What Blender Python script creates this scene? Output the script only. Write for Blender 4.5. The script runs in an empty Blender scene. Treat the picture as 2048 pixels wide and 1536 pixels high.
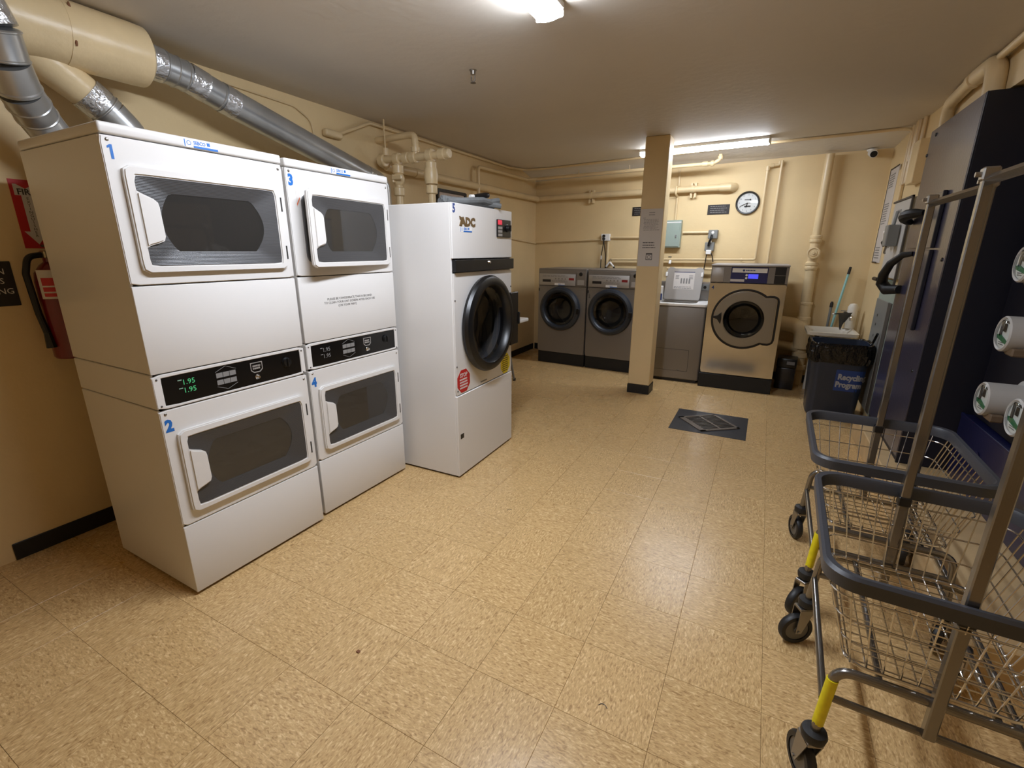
import bpy, bmesh, math, random
from mathutils import Vector, Matrix
random.seed(7)
sc = bpy.context.scene
C = sc.collection
PI = math.pi

# ---------------------------------------------------------------- camera, world, exposure
cam_d = bpy.data.cameras.new('camera'); cam = bpy.data.objects.new('camera', cam_d); C.objects.link(cam)
cam_d.sensor_width = 36.0; cam_d.lens = 16.392; cam_d.clip_start = 0.02; cam_d.clip_end = 60
R = Matrix(((0.88320866, -0.13181078, 0.45007597), (0.46896914, 0.24162325, -0.84952113), (0.00322723, 0.96137616, 0.27521893)))
cam.matrix_world = Matrix.Translation((0, 0, 1.4625)) @ R.to_4x4()
sc.camera = cam
world = bpy.data.worlds.new('world'); sc.world = world; world.use_nodes = True
world.node_tree.nodes['Background'].inputs[0].default_value = (0.05, 0.045, 0.04, 1)
world.node_tree.nodes['Background'].inputs[1].default_value = 0.3
sc.view_settings.view_transform = 'Standard'; sc.view_settings.look = 'None'
sc.view_settings.gamma = 1.0; sc.view_settings.use_curve_mapping = False
sc.view_settings.exposure = 0.0
LAMP_NEAR, LAMP_FAR = 89.0, 47.0
LAMP_COLOR = (1.0, 1.08, 1.22)
sc.cycles.max_bounces = 8; sc.cycles.diffuse_bounces = 5; sc.cycles.glossy_bounces = 4
sc.cycles.transparent_max_bounces = 12; sc.cycles.transmission_bounces = 6
sc.cycles.sample_clamp_indirect = 6.0
sc.cycles.use_denoising = True

# ---------------------------------------------------------------- materials
def lin(c):
    return tuple(((v/255)/12.92 if v/255 <= 0.04045 else ((v/255+0.055)/1.055)**2.4) for v in c)

def mat(name, rgb, rough=0.5, metal=0.0, vary=None, bump=None, spec=0.5, emit=None, coat=0.0, stretch=None):
    """vary=(scale, amount[, detail]) mottles colour; bump=(scale, strength[, distance]) adds fine relief."""
    m = bpy.data.materials.new(name); m.use_nodes = True
    nt = m.node_tree; N = nt.nodes; L = nt.links; b = N['Principled BSDF']
    c = lin(rgb)
    b.inputs['Base Color'].default_value = (*c, 1); b.inputs['Roughness'].default_value = rough
    b.inputs['Metallic'].default_value = metal; b.inputs['Specular IOR Level'].default_value = spec
    if coat: b.inputs['Coat Weight'].default_value = coat; b.inputs['Coat Roughness'].default_value = 0.1
    tc = None
    if vary or bump:
        tc = N.new('ShaderNodeTexCoord'); vec = tc.outputs['Object']
        if stretch:
            mp = N.new('ShaderNodeMapping'); mp.inputs['Scale'].default_value = stretch
            L.new(vec, mp.inputs[0]); vec = mp.outputs[0]
    if vary:
        n = N.new('ShaderNodeTexNoise'); n.inputs['Scale'].default_value = vary[0]
        n.inputs['Detail'].default_value = vary[2] if len(vary) > 2 else 5
        L.new(vec, n.inputs['Vector'])
        r = N.new('ShaderNodeValToRGB'); a = vary[1]
        r.color_ramp.elements[0].position = 0.3; r.color_ramp.elements[1].position = 0.7
        r.color_ramp.elements[0].color = (*[max(0, v*(1-a)) for v in c], 1)
        r.color_ramp.elements[1].color = (*[min(1, v*(1+a)) for v in c], 1)
        L.new(n.outputs['Fac'], r.inputs[0]); L.new(r.outputs[0], b.inputs['Base Color'])
    if bump:
        n = N.new('ShaderNodeTexNoise'); n.inputs['Scale'].default_value = bump[0]; n.inputs['Detail'].default_value = 4
        L.new(vec, n.inputs['Vector'])
        bp = N.new('ShaderNodeBump'); bp.inputs['Strength'].default_value = bump[1]
        bp.inputs['Distance'].default_value = bump[2] if len(bump) > 2 else 0.004
        L.new(n.outputs['Fac'], bp.inputs['Height']); L.new(bp.outputs[0], b.inputs['Normal'])
    if emit:
        b.inputs['Emission Color'].default_value = (*emit[0], 1); b.inputs['Emission Strength'].default_value = emit[1]
    return m

def glass_mat(name, tint, base=0.05, edge=0.6, rough=0.03, haze=0.0, haze_rgb=(60, 58, 54)):
    """thin pane: tinted see-through, mirror gloss growing towards grazing angles, optional grey diffuse haze"""
    m = bpy.data.materials.new(name); m.use_nodes = True
    nt = m.node_tree; N = nt.nodes; L = nt.links; N.remove(N['Principled BSDF'])
    t = N.new('ShaderNodeBsdfTransparent'); t.inputs[0].default_value = (*tint, 1)
    src = t.outputs[0]
    if haze:
        d = N.new('ShaderNodeBsdfDiffuse'); d.inputs[0].default_value = (*lin(haze_rgb), 1)
        m0 = N.new('ShaderNodeMixShader'); m0.inputs[0].default_value = haze; L.new(src, m0.inputs[1]); L.new(d.outputs[0], m0.inputs[2]); src = m0.outputs[0]
    g = N.new('ShaderNodeBsdfGlossy'); g.inputs[0].default_value = (0.9, 0.9, 0.9, 1); g.inputs['Roughness'].default_value = rough
    lw = N.new('ShaderNodeLayerWeight'); p = N.new('ShaderNodeMath'); p.operation = 'POWER'; p.inputs[1].default_value = 4.0; L.new(lw.outputs['Facing'], p.inputs[0])
    r = N.new('ShaderNodeMapRange'); r.inputs[3].default_value = base; r.inputs[4].default_value = edge; L.new(p.outputs[0], r.inputs[0])
    mx = N.new('ShaderNodeMixShader'); L.new(r.outputs[0], mx.inputs[0]); L.new(src, mx.inputs[1]); L.new(g.outputs[0], mx.inputs[2])
    L.new(mx.outputs[0], N['Material Output'].inputs[0])
    return m

def wave_mat(name, rgb, rough, metal, axis, scale, strength, spec=0.5):
    """fine parallel ribs"""
    m = mat(name, rgb, rough, metal, spec=spec); nt = m.node_tree; N = nt.nodes; L = nt.links
    tc = N.new('ShaderNodeTexCoord'); w = N.new('ShaderNodeTexWave'); w.bands_direction = axis
    w.inputs['Scale'].default_value = scale
    L.new(tc.outputs['Object'], w.inputs['Vector'])
    bp = N.new('ShaderNodeBump'); bp.inputs['Strength'].default_value = strength; bp.inputs['Distance'].default_value = 0.002
    L.new(w.outputs['Fac'], bp.inputs['Height']); L.new(bp.outputs[0], N['Principled BSDF'].inputs['Normal'])
    return m

def tile_mat(name):
    m = bpy.data.materials.new(name); m.use_nodes = True
    nt = m.node_tree; N = nt.nodes; L = nt.links; b = N['Principled BSDF']
    tc = N.new('ShaderNodeTexCoord'); oi = N.new('ShaderNodeObjectInfo')
    sh = N.new('ShaderNodeVectorMath'); sh.operation = 'MULTIPLY_ADD'
    cv = N.new('ShaderNodeCombineXYZ')
    for k in range(3): L.new(oi.outputs['Random'], cv.inputs[k])
    sh.inputs[1].default_value = (37.0, 61.0, 13.0); L.new(cv.outputs[0], sh.inputs[0]); L.new(tc.outputs['Object'], sh.inputs[2])
    mp = N.new('ShaderNodeMapping'); mp.inputs['Scale'].default_value = (55, 150, 80); L.new(sh.outputs[0], mp.inputs[0])
    n1 = N.new('ShaderNodeTexNoise'); n1.inputs['Scale'].default_value = 1.0; n1.inputs['Detail'].default_value = 3; n1.inputs['Distortion'].default_value = 0.8
    L.new(mp.outputs[0], n1.inputs['Vector'])
    r1 = N.new('ShaderNodeValToRGB'); e = r1.color_ramp.elements
    e[0].position = 0.30; e[0].color = (*lin((158, 124, 80)), 1)
    e[1].position = 0.72; e[1].color = (*lin((230, 202, 152)), 1)
    k = e.new(0.42); k.color = (*lin((190, 156, 106)), 1)
    k = e.new(0.58); k.color = (*lin((206, 172, 120)), 1)
    L.new(n1.outputs['Fac'], r1.inputs[0])
    # sparse dark wear specks and soft large blotches
    n2 = N.new('ShaderNodeTexNoise'); n2.inputs['Scale'].default_value = 3.0; n2.inputs['Detail'].default_value = 2; L.new(sh.outputs[0], n2.inputs['Vector'])
    hs = N.new('ShaderNodeHueSaturation'); L.new(r1.outputs[0], hs.inputs['Color'])
    ma = N.new('ShaderNodeMapRange'); ma.inputs[3].default_value = 0.975; ma.inputs[4].default_value = 1.02; L.new(oi.outputs['Random'], ma.inputs[0])
    L.new(ma.outputs[0], hs.inputs['Value']); L.new(hs.outputs[0], b.inputs['Base Color'])
    rr = N.new('ShaderNodeMapRange'); rr.inputs[3].default_value = 0.20; rr.inputs[4].default_value = 0.36; L.new(n2.outputs['Fac'], rr.inputs[0])
    L.new(rr.outputs[0], b.inputs['Roughness'])
    bp = N.new('ShaderNodeBump'); bp.inputs['Strength'].default_value = 0.25; bp.inputs['Distance'].default_value = 0.0015
    n3 = N.new('ShaderNodeTexNoise'); n3.inputs['Scale'].default_value = 22; L.new(sh.outputs[0], n3.inputs['Vector'])
    L.new(n3.outputs['Fac'], bp.inputs['Height']); L.new(bp.outputs[0], b.inputs['Normal'])
    b.inputs['Specular IOR Level'].default_value = 0.45
    return m

M = {}
M['wall'] = mat('beige wall paint', (222, 198, 152), 0.55, vary=(2.2, 0.05), bump=(26, 0.25, 0.006), spec=0.3)
M['pipe'] = mat('beige pipe paint', (220, 197, 154), 0.32, vary=(6, 0.06), bump=(40, 0.3, 0.004))
M['ceiling'] = mat('ceiling paint', (206, 198, 186), 0.7, vary=(1.5, 0.03), bump=(18, 0.3, 0.006), spec=0.2)
M['ceiling_back'] = mat('brightened back ceiling', (224, 220, 214), 0.7, vary=(1.5, 0.03), bump=(22, 0.5, 0.008), spec=0.2)  # back strip's brightness put into a paler colour than the main ceiling
M['tile'] = tile_mat('vinyl tile')
M['seam'] = mat('tile seam', (112, 84, 50), 0.8)
M['base'] = mat('black cove base', (20, 20, 22), 0.45)
M['white'] = mat('white enamel', (218, 215, 211), 0.32, bump=(220, 0.05, 0.001), coat=0.15)
M['offwhite'] = mat('aged white enamel', (224, 219, 208), 0.38, vary=(3, 0.03))
M['plastic_white'] = mat('white plastic', (236, 234, 230), 0.35)
M['gasket'] = mat('grey gasket', (92, 92, 94), 0.6)
M['bezel'] = wave_mat('ribbed grey window surround', (64, 63, 63), 0.35, 0.0, 'Z', 62.0, 0.28)
M['black'] = mat('black plastic', (15, 15, 16), 0.35)
M['black_matte'] = mat('matte black', (15, 14, 14), 0.6)
M['panel_black'] = mat('black control face', (9, 9, 10), 0.22)
M['seam_dark'] = mat('dark joint', (44, 40, 36), 0.7)
M['pane'] = glass_mat('smoked pane', (0.62, 0.61, 0.59), 0.06, 0.6, 0.04, 0.42, (74, 71, 67))
M['glass'] = glass_mat('clear glass', (0.86, 0.88, 0.88), 0.05, 0.5)
M['pane_dark'] = glass_mat('dark pane', (0.6, 0.6, 0.6), 0.04, 0.5)
M['drum'] = mat('drum metal', (120, 116, 108), 0.4, 0.7, bump=(60, 0.2))
M['drum_dark'] = mat('dark drum', (40, 38, 37), 0.6, 0.2)
M['drum_grey'] = mat('grey drum', (84, 80, 76), 0.5, 0.3, bump=(60, 0.2))
M['steel'] = mat('brushed grey steel', (132, 126, 119), 0.4, 0.4, bump=(180, 0.06, 0.001), stretch=(1, 1, 14))
M['steel_light'] = mat('light grey panel', (172, 168, 164), 0.42, 0.4)
M['stainless'] = mat('polished stainless', (206, 202, 194), 0.15, 0.95, vary=(2.5, 0.05), bump=(2.2, 0.10, 0.01))
M['chrome'] = mat('chrome wire', (214, 211, 206), 0.16, 1.0)
M['ring_steel'] = mat('satin steel ring', (150, 148, 144), 0.28, 0.85)
M['pole'] = mat('zinc plated tube', (134, 131, 127), 0.2, 0.9, bump=(60, 0.12, 0.002), stretch=(1, 1, 0.1))
M['galv'] = mat('galvanised duct', (186, 188, 188), 0.3, 0.8, vary=(7, 0.10), bump=(5, 0.10, 0.01))
M['foil'] = mat('foil tape', (206, 208, 210), 0.2, 0.85, bump=(38, 0.9, 0.012))
M['screw'] = mat('screw head', (150, 146, 140), 0.3, 0.9)
M['ring_blue'] = mat('slate door ring', (42, 47, 55), 0.38, 0.1)
M['blue'] = mat('blue decal', (30, 104, 182), 0.4)
M['navy_decal'] = mat('navy decal', (38, 62, 120), 0.4)
M['print'] = mat('dark print', (70, 66, 62), 0.6)
M['print_grey'] = mat('grey print', (128, 126, 124), 0.6)
M['ink_white'] = mat('white print', (214, 210, 206), 0.5)
M['red'] = mat('red vinyl', (186, 34, 34), 0.4)
M['red_dark'] = mat('red enamel', (112, 16, 20), 0.3, coat=0.4)
M['yellow'] = mat('yellow vinyl', (226, 208, 36), 0.4)
M['yellow_tape'] = mat('yellow tape', (222, 206, 16), 0.45, vary=(30, 0.12))
M['bronze'] = mat('bronze badge', (124, 100, 66), 0.35, 0.6)
M['display_blue'] = mat('blue panel face', (32, 36, 92), 0.3)
M['lcd_blue'] = mat('lit blue screen', (60, 60, 220), 0.3, emit=((0.08, 0.09, 0.85), 0.9))
M['lcd_red'] = mat('lit red digits window', (70, 12, 14), 0.3, emit=((0.5, 0.02, 0.02), 0.12))
M['lcd_dark'] = mat('unlit display', (34, 30, 30), 0.3)
M['led_green'] = mat('lit digits', (60, 160, 90), 0.4, emit=((0.10, 0.55, 0.28), 0.35))
M['led_white'] = mat('lit marks', (120, 150, 130), 0.4, emit=((0.3, 0.5, 0.4), 0.2))
M['red_window'] = mat('lit red window', (220, 40, 60), 0.4, emit=((0.9, 0.05, 0.12), 0.35))
M['paper'] = mat('paper', (206, 200, 194), 0.7)
M['sign_black'] = mat('black sign', (34, 28, 26), 0.5)
M['clock_face'] = mat('clock face', (240, 236, 232), 0.5)
M['breaker'] = mat('grey green panel', (152, 166, 156), 0.45)
M['box_grey'] = mat('grey box', (134, 136, 134), 0.45, 0.2)
M['navy'] = mat('navy blue enamel', (24, 27, 66), 0.35, bump=(60, 0.12, 0.002), coat=0.2)
M['navy_sheen'] = mat('sheen tinted navy face', (54, 53, 74), 0.3, bump=(45, 0.35, 0.003), vary=(3, 0.08), coat=0.5)  # greyish lamp sheen on the cabinet front lightened into the base colour
M['navy_dark'] = mat('dark navy enamel', (10, 11, 26), 0.55)
M['meter'] = mat('meter grey', (186, 184, 180), 0.45)
M['meter_white'] = mat('meter face', (232, 234, 230), 0.4)
M['green_label'] = mat('green label', (28, 112, 72), 0.5)
M['panel_brown'] = mat('meter board', (110, 92, 72), 0.6, vary=(6, 0.15))
M['concrete'] = mat('painted plinth', (196, 168, 124), 0.6, vary=(8, 0.1))
M['bin'] = mat('slate blue plastic', (40, 48, 64), 0.4)
M['bag'] = mat('black bag film', (10, 10, 11), 0.18, bump=(18, 0.8, 0.02))
M['rubber'] = mat('black rubber', (24, 24, 25), 0.5)
M['bumper'] = mat('slate vinyl rim', (58, 60, 66), 0.45, bump=(90, 0.2, 0.002))
M['caster_grey'] = mat('grey wheel hub', (104, 102, 98), 0.4, 0.3)
M['tub'] = mat('tub plastic', (226, 220, 206), 0.4)
M['teal'] = mat('teal handle', (150, 204, 204), 0.4)
M['cloth'] = mat('grey cloth', (104, 106, 106), 0.9, vary=(30, 0.1))
M['iron'] = mat('grey iron grate', (112, 102, 92), 0.5, 0.4)
M['drain_black'] = mat('black vinyl square', (38, 39, 44), 0.45, vary=(20, 0.2))
M['hose'] = mat('black hose', (14, 13, 13), 0.45)
M['copper'] = mat('brass fitting', (180, 168, 140), 0.3, 0.8)
M['lamp_body'] = mat('lamp housing', (224, 220, 212), 0.5)
M['orange'] = mat('orange sticker', (210, 92, 30), 0.5)
M['wood_dark'] = mat('dark frame', (26, 18, 16), 0.45)
M['print_pic'] = mat('old print', (188, 172, 160), 0.5, vary=(8, 0.25))
M['stain'] = mat('rust stain', (120, 78, 50), 0.8)

# ---------------------------------------------------------------- mesh helpers
def B(): return bmesh.new()

def box(bm, x0, x1, y0, y1, z0, z1, bev=0.0, seg=1):
    v = [bm.verts.new((x, y, z)) for x in (x0, x1) for y in (y0, y1) for z in (z0, z1)]
    f = [bm.faces.new([v[i] for i in q]) for q in ((0, 1, 3, 2), (4, 6, 7, 5), (0, 4, 5, 1), (2, 3, 7, 6), (0, 2, 6, 4), (1, 5, 7, 3))]
    bmesh.ops.recalc_face_normals(bm, faces=f)
    if bev > 0:
        es = list({e for q in f for e in q.edges})
        bmesh.ops.bevel(bm, geom=es, offset=bev, segments=seg, affect='EDGES', clamp_overlap=True, profile=0.5)
    return bm

def frame_of(d):
    d = d.normalized(); a = Vector((0, 0, 1)) if abs(d.z) < 0.9 else Vector((1, 0, 0))
    u = a.cross(d).normalized(); return u, d.cross(u).normalized()

def tube(bm, pts, r, seg=8, closed=False, caps=True, radii=None):
    P = [Vector(p) for p in pts]; n = len(P); rings = []
    t0 = (P[1]-P[0]).normalized(); u, w = frame_of(t0); prev = t0
    for i in range(n):
        if closed: t = (P[(i+1) % n]-P[i-1]).normalized()
        elif i == 0: t = t0
        elif i == n-1: t = (P[-1]-P[-2]).normalized()
        else: t = ((P[i+1]-P[i]).normalized()+(P[i]-P[i-1]).normalized()).normalized()
        q = prev.rotation_difference(t); u = q @ u; w = q @ w; prev = t
        rr = radii[i] if radii else r
        rings.append([bm.verts.new(P[i]+(u*math.cos(2*PI*k/seg)+w*math.sin(2*PI*k/seg))*rr) for k in range(seg)])
    for i in range(n if closed else n-1):
        a, b = rings[i], rings[(i+1) % n]
        for k in range(seg): bm.faces.new((a[k], a[(k+1) % seg], b[(k+1) % seg], b[k]))
    if caps and not closed: bm.faces.new(rings[0][::-1]); bm.faces.new(rings[-1])
    return bm

def cyl(bm, p0, p1, r, seg=20, r2=None):
    return tube(bm, [p0, p1], r, seg, radii=[r, r if r2 is None else r2])

def fillet(pts, rad, n=6):
    P = [Vector(p) for p in pts]; out = [P[0]]
    for i in range(1, len(P)-1):
        a, b, c = P[i-1], P[i], P[i+1]
        d1 = (a-b).normalized(); d2 = (c-b).normalized(); ang = d1.angle(d2)
        if ang > PI-0.02: out.append(b); continue
        t = min(rad/math.tan(ang/2), (a-b).length*0.49, (c-b).length*0.49)
        s, e = b+d1*t, b+d2*t
        for k in range(n+1):
            f = k/n; out.append((s.lerp(b, f)).lerp(b.lerp(e, f), f))
    out.append(P[-1]); return out

def lathe(bm, prof, o, axis, seg=40, caps=(False, False)):
    """prof = (radius, distance along axis) pairs"""
    o = Vector(o); d = Vector(axis).normalized(); u, w = frame_of(d); rings = []
    for r, h in prof:
        rings.append([bm.verts.new(o+d*h+(u*math.cos(2*PI*k/seg)+w*math.sin(2*PI*k/seg))*max(r, 1e-4)) for k in range(seg)])
    for a, b in zip(rings, rings[1:]):
        for k in range(seg): bm.faces.new((a[k], a[(k+1) % seg], b[(k+1) % seg], b[k]))
    if caps[0]: bm.faces.new(rings[0][::-1])
    if caps[1]: bm.faces.new(rings[-1])
    return bm

def rrect(x0, x1, z0, z1, r, n=5):
    out = []
    for cx, cz, a0 in ((x1-r, z0+r, -PI/2), (x1-r, z1-r, 0), (x0+r, z1-r, PI/2), (x0+r, z0+r, PI)):
        for k in range(n+1):
            a = a0+PI/2*k/n; out.append((cx+r*math.cos(a), cz+r*math.sin(a)))
    return out

def resample(poly, c, N=72):
    """radial samples of a star-shaped outline about c"""
    out = []
    for k in range(N):
        a = 2*PI*k/N; dx, dz = math.cos(a), math.sin(a); best = 0
        for i in range(len(poly)):
            x1, z1 = poly[i][0]-c[0], poly[i][1]-c[1]; x2, z2 = poly[(i+1) % len(poly)][0]-c[0], poly[(i+1) % len(poly)][1]-c[1]
            ex, ez = x2-x1, z2-z1; den = dx*ez-dz*ex
            if abs(den) < 1e-12: continue
            t = (x1*ez-z1*ex)/den; s = (x1*dz-z1*dx)/den
            if t > 0 and -1e-6 <= s <= 1+1e-6: best = max(best, t)
        out.append((c[0]+dx*best, c[1]+dz*best))
    return out

def prism(bm, poly, y0, y1, bev=0.0):
    """outline in x,z pushed from y0 (front) to y1"""
    a = [bm.verts.new((x, y0, z)) for x, z in poly]; b = [bm.verts.new((x, y1, z)) for x, z in poly]; n = len(poly)
    fs = [bm.faces.new(a), bm.faces.new(b[::-1])]
    for k in range(n): fs.append(bm.faces.new((a[k], b[k], b[(k+1) % n], a[(k+1) % n])))
    bmesh.ops.recalc_face_normals(bm, faces=fs)
    if bev > 0:
        bmesh.ops.bevel(bm, geom=list(fs[0].edges), offset=bev, segments=2, affect='EDGES', clamp_overlap=True)
    return bm

def ring_prism(bm, outer, inner, y0, y1, yi=None, bev=0.0):
    """plate with a hole; yi = depth of the hole's front edge (dished face)"""
    n = len(outer); yi = y0 if yi is None else yi
    oa = [bm.verts.new((x, y0, z)) for x, z in outer]; ia = [bm.verts.new((x, yi, z)) for x, z in inner]
    ob = [bm.verts.new((x, y1, z)) for x, z in outer]; ib = [bm.verts.new((x, y1+max(0, yi-y0), z)) for x, z in inner]
    fs = []
    for k in range(n):
        j = (k+1) % n
        fs += [bm.faces.new((oa[k], oa[j], ia[j], ia[k])), bm.faces.new((ob[k], ib[k], ib[j], ob[j])),
               bm.faces.new((oa[k], ob[k], ob[j], oa[j])), bm.faces.new((ia[k], ia[j], ib[j], ib[k]))]
    bmesh.ops.recalc_face_normals(bm, faces=fs)
    if bev > 0:
        es = [bm.edges.get((oa[k], oa[(k+1) % n])) for k in range(n)]+[bm.edges.get((ia[k], ia[(k+1) % n])) for k in range(n)]
        bmesh.ops.bevel(bm, geom=[e for e in es if e], offset=bev, segments=2, affect='EDGES', clamp_overlap=True)
    return bm

def circle(cx, cz, r, n=48): return [(cx+r*math.cos(2*PI*k/n), cz+r*math.sin(2*PI*k/n)) for k in range(n)]

WORLD = {}
def root_of(o):
    while o.parent: o = o.parent
    return o

def obj(name, bm, m, parent=None, smooth=True, kind=None, label=None, angle=0.6):
    me = bpy.data.meshes.new(name)
    if parent is not None:
        w = WORLD.get(root_of(parent).name)
        if w is not None: bmesh.ops.translate(bm, verts=bm.verts, vec=-Vector(w))
    bm.to_mesh(me); bm.free()
    if smooth:
        me.polygons.foreach_set('use_smooth', [True]*len(me.polygons)); me.set_sharp_from_angle(angle=angle)
    for x in (m if isinstance(m, (list, tuple)) else [m]): me.materials.append(M[x] if isinstance(x, str) else x)
    o = bpy.data.objects.new(name, me); C.objects.link(o)
    if parent is not None: o.parent = parent
    if kind: o['kind'] = kind
    if label: o['label'] = label
    return o

def tag(o, label, cat, group=None):
    o['label'] = label; o['category'] = cat
    if group: o['group'] = group
    return o

def thing(name, label, cat, loc=(0, 0, 0), rotz=0.0, group=None, world=False):
    o = bpy.data.objects.new(name, None); C.objects.link(o); o.empty_display_size = 0.1
    o.location = loc; o.rotation_euler = (0, 0, rotz); tag(o, label, cat, group)
    if world: WORLD[o.name] = loc
    return o

def dup(root, loc, rotz=None, label=None):
    r = root.copy(); C.objects.link(r); r.location = loc
    if rotz is not None: r.rotation_euler = (0, 0, rotz)
    if label: r['label'] = label
    for ch in list(root.children):
        c = ch.copy(); C.objects.link(c); c.parent = r
        for g in list(ch.children):
            d = g.copy(); C.objects.link(d); d.parent = c
    return r

def text(bm, s, x, y, z, size, align='LEFT', sx=1.0, plane='XZ', rot=0.0, bold=0.0):
    """flat lettering standing in the x,z plane (front facing -y), baseline at z"""
    cu = bpy.data.curves.new('t', 'FONT'); cu.body = s; cu.size = size; cu.align_x = align; cu.offset = bold
    cu.resolution_u = 2; cu.extrude = 0.0004
    o = bpy.data.objects.new('t', cu); C.objects.link(o)
    bpy.context.view_layer.update()
    me = bpy.data.meshes.new_from_object(o.evaluated_get(bpy.context.evaluated_depsgraph_get()))
    t = bmesh.new(); t.from_mesh(me)
    cr, sr = math.cos(rot), math.sin(rot)
    mp = {}
    for v in t.verts:
        a, b = v.co.x*sx, v.co.y
        mp[v.index] = bm.verts.new((x+a*cr-b*sr, y-v.co.z, z+a*sr+b*cr))
    t.faces.ensure_lookup_table()
    for f in t.faces:
        try: bm.faces.new([mp[v.index] for v in f.verts])
        except ValueError: pass
    t.free(); bpy.data.objects.remove(o); bpy.data.curves.remove(cu); bpy.data.meshes.remove(me)
    return bm

def lines(bm, x0, x1, y, z0, z1, n, thick, ragged=0.25, words=True):
    """rows of fine print too small to read, as short raised dashes"""
    for i in range(n):
        z = z1-(z1-z0)*(i+0.5)/n; x = x0+random.random()*ragged*0.2*(x1-x0); xe = x1-random.random()*ragged*(x1-x0)
        while x < xe:
            w = min((0.06+0.12*random.random())*(x1-x0), xe-x)
            if w > 0.001: box(bm, x, x+w, y-0.0004, y, z-thick/2, z+thick/2)
            x += w+0.025*(x1-x0)
    return bm

def screws(parent, pts, r=0.006, m='screw'):
    for x, z in pts:
        bm = B(); lathe(bm, [(0, -0.0035), (r*0.6, -0.003), (r, -0.0005), (r, 0.001)], (x, 0, z), (0, 1, 0), 10)
        obj('screw', bm, m, parent)

# ---------------------------------------------------------------- the room
XL, YB0, RB = -3.05, 6.47, -0.08          # left wall, back wall start and its slant
def bw(t, off=0.0, z=0.0):                # a point on the back wall: t along it, off in front of it
    return Vector((XL+t*math.cos(RB)+off*math.sin(RB), YB0+t*math.sin(RB)-off*math.cos(RB), z))
CEIL = 2.487
T = 0.3048; TX = -1.3474; TY = 1.7352

bm = B()
box(bm, -3.2, 1.7, -1.7, 6.7, -0.12, -0.004)
n0 = len(bm.faces)
box(bm, -3.2, 1.7, -1.7, TY-5*T-0.0005, -0.004, 0.0); box(bm, TX+8*T+0.0005, 1.7, TY-5*T, 6.7, -0.004, 0.0)
for i, f in enumerate(bm.faces): f.material_index = 0 if i < n0 else 1
floor = obj('floor', bm, ['seam', 'tile'], smooth=False, kind='structure')
bm = B(); h = T/2-0.0004
a = [bm.verts.new((x, y, 0.0)) for x, y in ((-h+.0006, -h+.0006), (h-.0006, -h+.0006), (h-.0006, h-.0006), (-h+.0006, h-.0006))]
b = [bm.verts.new((x, y, -0.0006)) for x, y in ((-h, -h), (h, -h), (h, h), (-h, h))]
c = [bm.verts.new((x, y, -0.004)) for x, y in ((-h, -h), (h, -h), (h, h), (-h, h))]
bm.faces.new(a)
for k in range(4):
    j = (k+1) % 4; bm.faces.new((b[k], b[j], a[j], a[k])); bm.faces.new((c[k], c[j], b[j], b[k]))
tile0 = None
for i in range(-6, 8):
    for j in range(-5, 16):
        loc = (TX+(i+0.5)*T, TY+(j+0.5)*T, 0)
        if tile0 is None: t = tile0 = obj('tile', bm, 'tile', floor, smooth=False)
        else: t = tile0.copy(); C.objects.link(t)
        t.location = loc; t.rotation_euler = (0, 0, PI/2*((i+j) % 2)+PI*random.randint(0, 1))

# ceiling: level to the conduit line, then falling gently to the back wall
bm = B()
pts = [(-3.15, -1.7, CEIL), (1.6, -1.7, CEIL), (1.6, 5.38, CEIL), (-3.15, 6.02, CEIL)]
lo = [bm.verts.new(p) for p in pts]; bk = [bm.verts.new((1.6, 6.25, 2.42)), bm.verts.new((-3.15, 6.62, 2.372))]
hi = [bm.verts.new((x, y, 2.62)) for x, y in ((-3.15, -1.7), (1.6, -1.7), (1.6, 6.25), (-3.15, 6.62))]
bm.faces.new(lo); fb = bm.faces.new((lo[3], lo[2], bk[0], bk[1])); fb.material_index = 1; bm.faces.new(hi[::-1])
bm.faces.new((lo[0], lo[1], hi[1], hi[0])); bm.faces.new((lo[1], lo[2], bk[0], hi[2], hi[1])); bm.faces.new((bk[0], bk[1], hi[3], hi[2])); bm.faces.new((lo[3], lo[0], hi[0], hi[3], bk[1]))
bmesh.ops.recalc_face_normals(bm, faces=bm.faces)
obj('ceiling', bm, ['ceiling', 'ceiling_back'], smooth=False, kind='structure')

bm = B(); box(bm, XL-0.12, XL, -1.7, 6.6, 0, 2.6)
obj('wall_left', bm, 'wall', smooth=False, kind='structure')
bm = B(); q = [bw(-0.12), bw(4.7), bw(4.7, -0.12), bw(-0.12, -0.12)]
lo = [bm.verts.new((p.x, p.y, 0)) for p in q]; hi = [bm.verts.new((p.x, p.y, 2.6)) for p in q]
bm.faces.new(lo[::-1]); bm.faces.new(hi)
for k in range(4): bm.faces.new((lo[k], lo[(k+1) % 4], hi[(k+1) % 4], hi[k]))
bmesh.ops.recalc_face_normals(bm, faces=bm.faces)
obj('wall_back', bm, 'wall', smooth=False, kind='structure')
bm = B()
def slab(bm, poly, z0, z1):
    lo = [bm.verts.new((x, y, z0)) for x, y in poly]; hi = [bm.verts.new((x, y, z1)) for x, y in poly]; n = len(poly)
    fs = [bm.faces.new(lo[::-1]), bm.faces.new(hi)]
    for k in range(n): fs.append(bm.faces.new((lo[k], lo[(k+1) % n], hi[(k+1) % n], hi[k])))
    bmesh.ops.recalc_face_normals(bm, faces=fs); return bm
slab(bm, [(0.94, 6.2), (0.985, 4.535), (1.6, 4.535), (1.6, 6.2)], 0, 2.6)
obj('wall_right', bm, 'wall', smooth=False, kind='structure')
bm = B(); box(bm, 1.45, 1.57, -1.7, 4.535, 0, 2.6)
obj('wall_right_near', bm, 'wall', smooth=False, kind='structure')
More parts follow.
